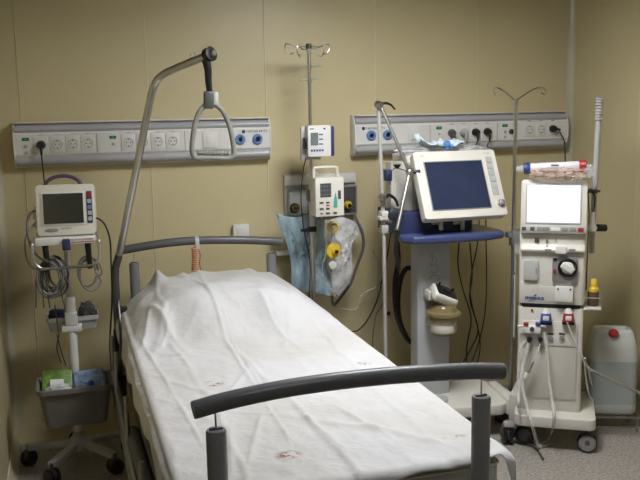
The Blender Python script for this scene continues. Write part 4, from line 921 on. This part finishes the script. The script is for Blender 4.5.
b = B(); b.box((0.022, -0.045, z+0.01), (0.016, 0.02, 0.05), bev=0.004); b.done('blue_wrap', MASKB, t)
b = B(); b.cyl((-0.004, -0.03, fr.p(511, 272).z), (-0.004, -0.03, fr.p(511, 252).z), 0.004, 0.007); b.lathe([(0.006, -0.01), (0.009, 0), (0.006, 0.012)], (-0.004, -0.03, fr.p(511, 276).z)); b.cyl((-0.004, -0.03, fr.p(511, 276).z), (-0.004, -0.03, fr.p(511, 335).z), 0.005); b.done('hanging_rod', PGREY, t)

# ------------------------------------------------------------------ dialysis machine
DR = -32
Dp = atz(551, 411, 0.17); DL = Vector((Dp.x, Dp.y, 0)); t = thing('dialysis_machine', 'tall cream dialysis machine with bright screen at the right', 'dialysis machine', DL, DR); fr = Fr(DL, DR)
p = lambda x, y, yl=0.0: fr.p(x, y, yl)
xl, xr = p(518.5, 300).x, p(584.5, 300).x; W_ = xr-xl; xc = (xl+xr)/2
zgap0, zgap1 = p(551, 307.5).z, p(551, 304).z; zu1 = p(551, 234).z
DB = 0.30
# lower cabinet
b = B(); b.prism(rrect(xl, 0.0, xr-0.002, DB, 0.016), 0.17, zgap0, 'xy', bev=0.004); b.done('lower_cabinet', DIAL, t)
zd0, zd1 = p(548, 398).z, p(548, 345).z
b = B(); b.prism(rrect(xl+0.035, zd0, xr-0.028, zd1, 0.006), -0.006, 0.002, 'xz', bev=0.003); b.done('lower_door', DIALB, t)
b = B(); b.prism(rrect(xl+0.018, p(548, 345).z, xr-0.028, p(548, 321).z, 0.008), -0.010, 0.002, 'xz', bev=0.004); b.done('port_panel', DIAL, t)
b = B(); b.prism(rrect(xl+0.014, 0, xr-0.014, DB-0.01, 0.01), zgap0-0.004, zgap1+0.004, 'xy'); b.done('gap_seal', BLACK, t)
# upper cabinet
b = B(); b.prism(rrect(xl+0.0, -0.004, xr, DB, 0.016), zgap1, zu1, 'xy', bev=0.006); up = b.done('upper_cabinet', DIAL, t)
b = B(); zz0, zz1 = p(551, 302).z, p(551, 288).z
b.prism([(xl+0.006, zz0), (xr-0.07, zz0), (xr-0.07, zz1-0.02), (xr-0.09, zz1+0.002), (xl+0.10, zz1+0.010), (xl+0.08, zz1+0.030), (xl+0.006, zz1+0.030)], -0.007, 0.0, 'xz', bev=0.002); b.done('logo_panel', mat('machine_enamel_soft', (0.56, 0.545, 0.49), 0.4), up)
# ledge below the screen
za, zb = p(551, 251).z, p(551, 244).z
b = B(); b.prism([(0.0, za-0.006), (-0.026, za), (-0.028, za+0.010), (-0.010, zb), (0, zb)], xl+0.006, xr-0.006, 'yz', bev=0.002); b.done('ledge', DIAL, up)
q = p(561, 248); b = B(); b.prism(rrect(q.x-0.024, q.z-0.020, q.x+0.024, q.z+0.014, 0.004), -0.045, -0.01, 'xz', bev=0.004); b.done('ledge_latch', WHITE, up)
q = p(549, 249); b = B(); b.box((q.x-0.004, -0.028, q.z), (0.030, 0.004, 0.009)); q = p(572, 249); b.box((q.x, -0.028, q.z), (0.03, 0.004, 0.009)); b.done('ledge_slots', GREY, up)
b = B(); q = p(537, 240); b.box((q.x, -0.008, q.z), (0.022, 0.006, 0.020), bev=0.002); b.done('key_reader', DGREY, up)
b = B(); q = p(547, 240); b.cyl((q.x, -0.004, q.z), (q.x, -0.012, q.z), 0.006); q = p(556, 240); b.box((q.x, -0.006, q.z), (0.004, 0.004, 0.02)); q = p(547, 247.5); b.cyl((q.x, -0.02, q.z+0.01), (q.x, -0.012, q.z+0.01), 0.004); b.done('small_marks', GREY, up)
q0, q1 = p(523.5, 279), p(538.5, 260)
b = B(); b.prism(rrect(q0.x, q0.z, q1.x, q1.z, 0.010), -0.022, 0.0, 'xz', bev=0.004, seg=3); dr = b.done('grey_door', PGREY, up)
b = B(); b.prism(rrect(q1.x-0.012, (q0.z+q1.z)/2-0.014, q1.x-0.006, (q0.z+q1.z)/2+0.014, 0.002), -0.026, -0.02, 'xz'); b.done('door_catch', GREY, dr)
q0, q1 = p(552, 281), p(577.5, 256.5)
b = B(); b.prism(rrect(q0.x, q0.z, q1.x, q1.z, 0.008), -0.020, 0.0, 'xz', bev=0.004); pm = b.done('blood_pump', SILV, up)
q = p(567.5, 267.5, -0.02); R_ = 0.044
b = B(); b.lathe([(R_, 0), (R_, 0.012), (R_-0.005, 0.014), (R_-0.006, 0.002), (0, 0.002)], (q.x, -0.018, q.z), (0, -1, 0), 28); b.done('pump_ring', BLACK, pm)
b = B(); b.box((q.x, -0.034, q.z), (0.064, 0.018, 0.036), rot(0, 35), bev=0.012, seg=3); b.cyl((q.x, -0.02, q.z), (q.x, -0.034, q.z), 0.028, n=20, c=0.004); b.done('pump_rotor', WHITE, pm)
b = B(); b.box((q0.x+0.010, -0.022, (q0.z+q1.z)/2-0.01), (0.012, 0.010, 0.020), bev=0.002); b.done('pump_clamp', RED, pm)
b = B(); b.box((q0.x+0.012, -0.022, q1.z-0.012), (0.018, 0.008, 0.012), bev=0.002); b.done('pump_sensor', BLACK, pm)
q0, q1 = p(555, 300), p(573, 286.5)
b = B(); b.prism(rrect(q0.x, q0.z, q1.x, q1.z+0.004, 0.004), -0.034, 0.0, 'xz', bev=0.003); hb_ = b.done('sensor_box', WHITE, up)
b = B(); 
for x in (q0.x+0.012, q1.x-0.012): b.cyl((x, -0.036, q1.z-0.008), (x, -0.033, q1.z-0.008), 0.0045, n=10)
b.done('sensor_screws', BLACK, hb_)
# lettering
def text(s, size, loc, parent, material, name='lettering', bold=0.0):
    cu = bpy.data.curves.new('txt', 'FONT'); cu.body = s; cu.size = size; cu.align_x = 'CENTER'; cu.extrude = 0.0005; cu.offset = bold
    ob = bpy.data.objects.new('txt', cu); COL.objects.link(ob); dg = bpy.context.evaluated_depsgraph_get(); me = bpy.data.meshes.new_from_object(ob.evaluated_get(dg))
    bpy.data.objects.remove(ob); me.transform(Matrix.Translation(Vector(loc)) @ Matrix.Rotation(PI/2, 4, 'X')); me.materials.clear(); me.materials.append(material)
    o = bpy.data.objects.new(name, me); COL.objects.link(o); o.parent = parent; return o
q = p(534.5, 299.5, -0.008); text('FRESENIUS', 0.0185, (q.x, -0.0085, q.z), up, LOGOB, 'blue_lettering', 0.0007)
b = B(); b.prism([(q.x-0.004, q.z+0.018), (q.x+0.006, q.z+0.018), (q.x+0.012, q.z+0.024), (q.x+0.002, q.z+0.024)], -0.0085, -0.007, 'xz'); b.done('logo_mark', LOGOB, up)
b = B(); glyphs(b, q.x-0.03, q.z-0.008, -0.0075, 0.03, 0.005, 5, 6); b.done('small_lettering', LOGOB, up)
# screen head
zs0, zs1 = p(551, 233.5, -0.03).z, p(551, 180, -0.03).z; hx0, hx1 = p(521, 200, -0.03).x, p(587.5, 200, -0.03).x
T = Matrix.Translation(Vector(((hx0+hx1)/2, -0.03, zs0))) @ rot(-6)
def H_(): b = B(); b.T = T; return b
ww = (hx1-hx0)/2; hh = zs1-zs0
b = H_(); b.prism(rrect(-ww, 0, ww, hh, 0.014), 0, 0.06, 'xz', bev=0.006, seg=3); hd = b.done('screen_housing', DIAL, t)
b = H_(); b.prism(rrect(-ww+0.022, 0.044, ww-0.024, hh-0.018, 0.004), -0.003, 0.01, 'xz', bev=0.001); b.done('screen_rim', PGREY, hd)
b = H_(); b.prism(rrect(-ww+0.028, 0.050, ww-0.030, hh-0.024, 0.002), -0.0045, 0.01, 'xz'); b.done('screen', LITGLARE, hd)
b = H_(); b.prism(rrect(-ww+0.004, 0.006, ww-0.006, 0.036, 0.006), -0.003, 0.01, 'xz', bev=0.001); ks = b.done('key_strip', PGREY, hd)
for k, (u, wd, mt_) in enumerate(((0.04, .02, DGREY), (0.17, .02, DGREY), (0.29, .03, GREY), (.38, .03, GREY), (0.52, .042, WHITE), (.66, .03, GREY), (.78, .03, GREY), (.90, .026, RED))):
    b = H_(); x = -ww+2*ww*u+0.004; b.prism(rrect(x-wd/2, 0.012, x+wd/2, 0.029, 0.003), -0.006, 0.002, 'xz', bev=0.001); b.done('key', mt_, ks)
B().prism(rrect((hx0+hx1)/2-0.08, 0.02, (hx0+hx1)/2+0.08, 0.12, 0.01), zu1-0.01, zu1+0.10, 'xy').done('screen_neck', DIALB, t)
# couplings
for (px, m_, nm) in ((546, CBLUE, 'blue_coupling'), (568.5, RED, 'red_coupling')):
    q = p(px, 316, -0.03); b = B(); b.lathe([(0.026, -0.026), (0.026, -0.016), (0.022, 0.012), (0.014, 0.022), (0, 0.022)], (q.x, -0.026, q.z), (0, 0, 1), 20); o = b.done(nm, m_, t)
    b = B(); b.lathe([(0.0225, 0.004), (0.019, 0.020), (0.010, 0.034), (0, 0.034)], (q.x, -0.026, q.z)); b.box((q.x, -0.052, q.z-0.006), (0.028, 0.006, 0.022), bev=0.003); b.done('coupling_top', WHITE, o)
    b = B(); b.box((q.x, -0.02, q.z-0.034), (0.056, 0.036, 0.016), bev=0.003); b.done('coupling_seat', BLACK, o)
q = p(535, 306, -0.01); b = B(); q = p(532, 310, -0.0); b.cyl((q.x, 0, q.z), (q.x, -0.006, q.z), 0.005); b.done('indicator_lamp', RED, t)
# manifold and ports
q0, q1 = p(519, 326, -0.03), p(546, 326, -0.03)
b = B(); b.cyl((q0.x-0.008, -0.034, q0.z), (q1.x, -0.034, q1.z), 0.006, c=0.002); b.box(((q0.x+q1.x)/2, -0.026, q0.z-0.014), (0.075, 0.035, 0.034), bev=0.004); mf = b.done('manifold', WHITE, t)
q = p(526, 324, -0.04); b = B(); b.box((q.x, -0.040, q.z), (0.024, 0.016, 0.016), bev=0.003); b.done('red_cap', RED, mf)
q = p(538, 324, -0.04); b = B(); b.box((q.x, -0.040, q.z), (0.024, 0.016, 0.016), bev=0.003); b.done('blue_cap', CBLUE, mf)
q = p(532, 329, -0.04); b = B(); b.cyl((q.x, -0.04, q.z), (q.x, -0.048, q.z), 0.011); b.done('dial', DGREY, mf)
for px in (529.5, 540.5):
    q = p(px, 338.5, -0.012); b = B(); b.box((q.x, -0.022, q.z), (0.022, 0.03, 0.016), bev=0.003); b.cyl((q.x, -0.03, q.z-0.004), (q.x, -0.03, q.z-0.022), 0.006); b.done('hose_port', BLACK, t)
for px in (550.5, 562):
    q = p(px, 338, -0.012); b = B(); b.lathe([(0.012, 0), (0.012, 0.008), (0.006, 0.010), (0, 0.010)], (q.x, -0.010, q.z), (0, -1, 0), 16); o = b.done('round_port', GREY, t)
    b = B(); b.box((q.x, -0.011, q.z+0.020), (0.028, 0.002, 0.008)); b.done('port_label', INK, o)
# base
b = B(); bl, br = p(513.5, 410, -0.085).x, p(597, 425, -0.085).x
bx0, bx1 = p(514, 416, -0.09).x, p(596, 425, -0.09).x
b.prism(rrect(bx0, -0.095, bx1, DB+0.02, 0.035, 6), 0.118, 0.172, 'xy', bev=0.012, seg=3); b.done('base', DIAL, t)
for (x, y) in ((bx1-0.035, -0.045), (bx0+0.05, -0.02), (bx1-0.04, 0.26), (bx0+0.04, 0.26)):
    cw = caster(t, x, y, 0.046, rad(0), DGREY, 0.022, 0.12)
b = B(); q = Vector((bx1-0.035, -0.045, 0.046))
b.cyl(q+Vector((0, -0.014, 0)), q+Vector((0, -0.032, 0)), 0.040, n=24, c=0.008)
b.done('caster_cover', GREY, t)
b = B(); b.prism([(bx0-0.03, 0.02), (bx0+0.03, 0.02), (bx0+0.05, 0.30), (bx0-0.0, 0.30)], 0.05, 0.23, 'xy', bev=0.008); b.done('rear_foot_box', DIALB, t)
# side shelf with rail
q = p(593, 306, 0.06)
b = B(); b.box((xr+0.035, 0.07, q.z-0.004), (0.082, 0.12, 0.010), bev=0.002); b.done('side_shelf', DIAL, t)
b = B(); zr = p(593, 296, 0.06).z; b.tube([(xr, 0.015, zr), (xr+0.076, 0.015, zr), (xr+0.076, 0.13, zr), (xr, 0.13, zr)], 0.002, 6, 0); b.tube([(xr+0.076, 0.015, zr), (xr+0.076, 0.015, q.z)], 0.002, 6, 0); b.done('shelf_rail', STEEL, t)
zsh = q.z+0.001
bp_ = fr.W @ Vector((xr+0.042, 0.065, zsh))
m = thing('disinfectant_bottle', 'small brown bottle with yellow cap on the side shelf of the dialysis machine', 'bottle', bp_)
zt3 = Fr(bp_).p(594, 290, 0).z; zt4 = Fr(bp_).p(594, 279, 0).z
b = B(); b.lathe([(0, 0), (0.024, 0), (0.026, 0.004), (0.026, zt3-0.008), (0.020, zt3), (0, zt3)]); b.done('body', BOTT, m)
b = B(); b.lathe([(0.024, zt3-0.012), (0.024, zt3+0.008), (0.017, zt3+0.016), (0.016, zt4-0.006), (0.011, zt4), (0, zt4)]); b.done('cap', YELLOW, m)

# long rod at the right side of the machine
r0 = at(591.5, 250, 3.50); r1 = at(599.5, 97, 3.50)
m = thing('machine_pole', 'slightly leaning grey pole with ribbed top, right behind the dialysis screen', 'pole', r0); 
d_ = (r1-r0)
b = B(); b.tube([d_*-0.02, d_*0.86], 0.0135, 14, 0); b.done('tube', PGREY, m)
b = B(); u = d_.normalized(); s0 = d_*0.85; L_ = d_.length*0.15; prof = []
for k in range(8): prof += [(0.0125, L_*k/8), (0.019, L_*(k+0.2)/8), (0.019, L_*(k+0.6)/8), (0.0125, L_*(k+0.75)/8)]
b.lathe([(0, 0)]+prof+[(0.016, L_), (0, L_)], s0, u, 18); b.done('ribbed_top', PGREY, m)
q = at(592, 228, 3.50)-r0; b = B(); b.cyl(q+Vector((-0.05, 0, 0)), q+Vector((0.035, 0, 0)), 0.010, c=0.002); b.done('clamp_arm', STEEL, m)
b = B(); b.cyl(q+Vector((0.025, 0, 0)), q+Vector((0.078, 0, -0.004)), 0.018, c=0.004); b.done('clamp_knob', BLACK, m)
q = at(593, 191, 3.50)-r0; b = B(); b.box(q+Vector((-0.0, 0, 0)), (0.03, 0.04, 0.022), bev=0.005); b.box(q+Vector((0.02, -0.01, 0.0)), (0.02, 0.015, 0.012), bev=0.003); b.done('upper_clamp', DGREY, m)
b = B(); b.tube([at(591, 190, 3.46), at(595, 197, 3.44), at(594, 208, 3.43), at(593, 214, 3.42)], 0.0035, 7); b.tube([at(588, 190, 3.46), at(589, 215, 3.46), at(588, 240, 3.47), at(586, 290, 3.5)], 0.003, 7); cb = b.done('lead', BLACK)
g = thing('hand_sensor', 'white tapered hand sensor on a black lead, right of the dialysis screen', 'hand sensor', at(592, 231, 3.42)); cb.parent = g; cb.data.transform(Matrix.Translation(-Vector(g.location)))
b = B(); b.lathe([(0, 0), (0.020, 0), (0.020, 0.012), (0.012, 0.045), (0.008, 0.085), (0.004, 0.09), (0, 0.09)], (0, 0, -0.0), at(593, 213, 3.42)-at(592, 231, 3.42), 16); b.done('shell', OFFW, g)

# dialyser in its bag on top
q0 = p(516, 168.5, 0.0); q1 = p(588.5, 166, 0.0); zt5 = hh+zs0
def wl(v): return fr.W @ Vector(v)
a0, a1 = wl(p(524, 168.5, 0.03)), wl(p(586, 165.5, 0.03)); u = (a1-a0).normalized(); Ld = (a1-a0).length
m = thing('dialyser', 'clear dialyser tube with blue and red end caps lying on the dialysis machine', 'dialyser', a0)
b = B(); b.cyl(u*0.02, u*(Ld-0.02), 0.0225, n=20); b.done('barrel', mat('milky_plastic', (0.60, 0.57, 0.60), 0.2), m)
b = B(); b.lathe([(0.012, -0.004), (0.027, 0), (0.028, 0.020), (0.023, 0.030)], (0, 0, 0), u, 20); b.done('blue_end_cap', NAVYC, m)
b = B(); b.lathe([(0.023, -0.030), (0.028, -0.022), (0.028, 0), (0.012, 0.006)], u*Ld, u, 20); b.done('red_end_cap', RED, m)
b = B(); b.cyl(u*-0.035, u*0.0, 0.012, 0.018); b.done('clear_tip', GLASSY, m)
b = B(); mid = u*(Ld*0.5); b.T = Matrix.Translation(mid+Vector((0, 0, 0))) @ Matrix.Rotation(rad(DR), 4, 'Z'); b.box((0, -0.0225, 0.010), (0.035, 0.002, 0.005)); b.done('printed_mark', INK, m)
cen = wl(p(558, 174, 0.0)); o = crumple('plastic_wrap', cen, 0.130, 0.045, 0.030, BAGP, 'rosy crumpled plastic wrap under the dialyser tube', 'plastic wrap', 21, power=1.1); o.rotation_euler = (0, 0, rad(DR))
cen = wl(p(588, 171, 0.02)); o = crumple('plastic_wrap', cen, 0.026, 0.02, 0.032, GLASSY, 'clear end of plastic wrap beside the red cap of the dialyser', 'plastic wrap', 25, power=1.1); o.rotation_euler = (0, 0, rad(DR))

# hoses on the front
def fh(name, P, r, material, label, n=8):
    b = B(); b.tube([Q if isinstance(Q, Vector) else wl(p(*Q)) for Q in P], r, n); return solo(b.done(name, material), label, 'hose')
fl = lambda x, y: atz(x, y, 0.012)
fh('drain_hose', [(529, 343, -0.035), (523, 365, -0.06), (519, 390, -0.11), (519, 408, -0.14), fl(525, 428), fl(534, 441), fl(541, 447)], 0.008, CTUBE, 'clear hose, leftmost of those looping in front of the dialysis machine')
fh('drain_hose', [(521, 372, -0.06), (523, 390, -0.10), (528, 410, -0.14), (533, 428, -0.17), fl(538, 447)], 0.008, CTUBE, 'clear hose running straight down to the floor between two hose loops')
fh('drain_hose', [(544, 332, -0.03), (547, 350, -0.05), (549, 380, -0.07), (552, 400, -0.11), (554, 420, -0.15), fl(549, 438), fl(540, 445), fl(536, 447)], 0.008, CTUBE, 'clear hose, rightmost loop curving back across the base of the dialysis machine')
fh('drain_hose', [(525, 341, -0.035), (519, 352, -0.05), (518, 372, -0.05), (518, 395, -0.07)], 0.006, CTUBE, 'short clear hose along the left edge of the dialysis machine')
fh('floor_lead', [fl(520, 441), fl(530, 444), fl(537, 449), fl(543, 459)], 0.005, BROWNT, 'thin brownish tube end lying on the floor before the dialysis machine')
fh('floor_lead', [fl(537, 447), fl(547, 445), fl(557, 441)], 0.004, CABLE, 'short grey tube end on the floor under the hose loops')
a0, a1 = wl(p(533, 361, -0.055)), wl(p(525.5, 377, -0.065)); m = thing('sampling_wand', 'small wand with dark grip dangling before the lower door', 'wand', a1)
b = B(); b.cyl((a0-a1)*0.25, (a0-a1), 0.010, 0.007, c=0.002); b.done('grip', GREY, m)
b = B(); b.cyl((a0-a1)*-0.1, (a0-a1)*0.27, 0.011, 0.012, c=0.003); b.done('tip', WHITE, m)
b = B(); b.tube([(a0-a1), wl(p(537, 352, -0.05))-a1, wl(p(540.5, 343, -0.035))-a1], 0.004, 7); b.done('lead', CTUBE, m)
# clear lines from the red coupling to the side
fh('concentrate_line', [(567, 322, -0.055), (574, 340, -0.06), (582, 358, -0.05), (588, 370, -0.02), (592, 385, 0.02)], 0.0045, CTUBE, 'thin clear line sloping from the red coupling to the jug')
fh('concentrate_line', [(578, 345, -0.04), (584, 362, -0.04), (586, 378, -0.02), (589, 395, 0.0), (592, 398, 0.02)], 0.004, CTUBE, 'thin clear line hanging lower beside the jug')
# wire bracket holding the jug
JR = -22; jl = at(614, 414, 3.47); JL = Vector((jl.x, 3.47, 0)); jf = Fr(JL, JR); 
xa, xb = jf.p(589.5, 412).x, jf.p(637, 420).x; zb0 = jf.p(614, 415).z; zt0 = jf.p(614, 326, 0.0).z; mx_ = (xa+xb)/2; jw = (xb-xa)/2
jug0 = jf.W @ Vector((mx_, 0, zb0))
m = thing('plastic_jug', 'translucent white jug with red cap, half full, right of the dialysis machine', 'jug', jug0, JR)
H = zt0-zb0-0.030; D_ = 0.15
b = B()
def jring(z, sx, sy, r, yo=0): return [(x, y+yo, z) for x, y in rrect(-jw*sx, 0, jw*sx, D_*sy, r, 6)]
zl = Fr(jug0, JR).p(614, 362, 0.0).z; z2 = Fr(jug0, JR).p(614, 405, 0.0).z
rg = [jring(0.0, .93, .9, .03, .008), jring(0.012, .99, .98, .035, .002), jring(z2, 1, 1, .035), jring(zl, .985, 1, .035), jring(H*0.74, .96, 1, .035), jring(H*0.86, .90, .96, .035, .004), jring(H*0.97, .80, .80, .03, .020), jring(H, .74, .68, .025, .03)]
bm = b.bm; VV = [[bm.verts.new(q) for q in r_] for r_ in rg]
for i_, (a, c) in enumerate(zip(VV, VV[1:])):
    for k in range(len(a)): bm.faces.new((a[k], a[(k+1) % len(a)], c[(k+1) % len(a)], c[k])).material_index = 1 if i_ == 2 else 0
bm.faces.new(VV[0][::-1]); bm.faces.new(VV[-1]); b.done('shell', [JUG, JUGW], m, ang=60)
b = B()
b.prism(rrect(-jw*.93, 0.006, jw*.93, D_-.006, .03, 5), z2*0.6, zl, 'xy'); b.done('liquid', LIQ, m)
q = Fr(jug0, JR).p(614, 337, 0.0); b = B(); dd = Vector((0, -0.45, 0.85)).normalized()
b.lathe([(0.019, -0.02), (0.019, 0.014), (0, 0.014)], q+Vector((0, 0.02, 0.0)), dd, 16); b.done('neck', JUG, m)
b = B(); 
pr = [(0.021, 0.004), (0.024, 0.008), (0.024, 0.026), (0.021, 0.029), (0, 0.029)]; b.lathe(pr, q+Vector((0, 0.02, 0.0)), dd, 14); b.done('cap', RED, m)
b = B(); b.box((0, 0.055, H+0.004), (jw*1.0, 0.022, 0.022), bev=0.006); b.box((0, 0.055, H-0.01), (0.03, 0.022, 0.03)); b.done('jug_handle', JUG, m)
t2 = thing('jug_rack', 'low wire rack under the plastic jug', 'rack', (jug0.x, jug0.y, 0), JR)
zk = zb0-0.006
b = B(); r_ = rrect(-jw-0.02, -0.02, jw+0.02, D_+0.01, 0.03, 4); r_.append(r_[0]); b.tube([(x, y, zk) for x, y in r_], 0.005, 8, 0)
for k in range(5): b.tube([(-jw+2*jw*k/4, -0.02, zk), (-jw+2*jw*k/4, D_+0.01, zk)], 0.004, 6, 0)
for sx in (-1, 1):
    for y in (0.0, D_): b.tube([(sx*jw, y, zk), (sx*jw, y, 0)], 0.005, 6, 0)
b.done('wire_frame', DSTEEL, t2)
b = B(); pts = rrect(-jw-0.05, -0.05, jw+0.06, D_, 0.03, 4); zz9 = zk*0.5
b.tube([(-jw-0.05, 0.03, zz9), (-jw-0.03, -0.03, zz9), (0, -0.035, zz9), (jw+0.02, -0.03, zz9), (jw+0.04, 0.0, zz9+0.01), (jw+0.04, 0.05, zz9+0.05)], 0.004, 8); b.done('guard_wire', STEEL, t2)
a0, a1 = at(590, 370, 3.36), at(642, 394, 3.30)
m = thing('suction_wand', 'long thin steel wand slanting across the front of the plastic jug', 'wand', a0); v = a1-a0
b = B(); b.cyl(v*0.02, v*0.18, 0.0075, c=0.002); b.done('grip', GREY, m)
b = B(); b.cyl(v*0.15, v*1.0, 0.0065, n=10); b.done('rod', STEEL, m)
b = B(); b.tube([v*0.03, Vector(v*-0.05)+Vector((0, 0.01, 0.02)), wl(p(585, 358, -0.03))-a0], 0.004, 7); b.done('hose', CTUBE, m)

for o in scene.objects:
    if o.get('label') and not o.get('group'):
        k = o.name.split('.')[0]
        g_ = {'headwall_unit': 'wall service panels', 'power_plug': 'plugs in the wall service panels', 'drain_hose': 'clear hoses before the dialysis machine', 'cable_coil': 'cable coils on the monitor cart',
              'wipes_packet': 'packets in the grey bin', 'concentrate_line': 'thin clear lines beside the jug', 'thin_cable': 'thin cables beside the grey column', 'floor_lead': 'tube ends on the floor'}.get(k)
        if g_: o['group'] = g_
# ------------------------------------------------------------------ render look
w = bpy.data.worlds.new('dim_room_air'); scene.world = w; w.use_nodes = True
w.node_tree.nodes['Background'].inputs['Color'].default_value = (0.05, 0.05, 0.05, 1); w.node_tree.nodes['Background'].inputs['Strength'].default_value = 0.2
vs = scene.view_settings; vs.view_transform = 'Standard'; vs.look = 'None'; vs.gamma = 1; vs.use_curve_mapping = False; vs.exposure = 1.2
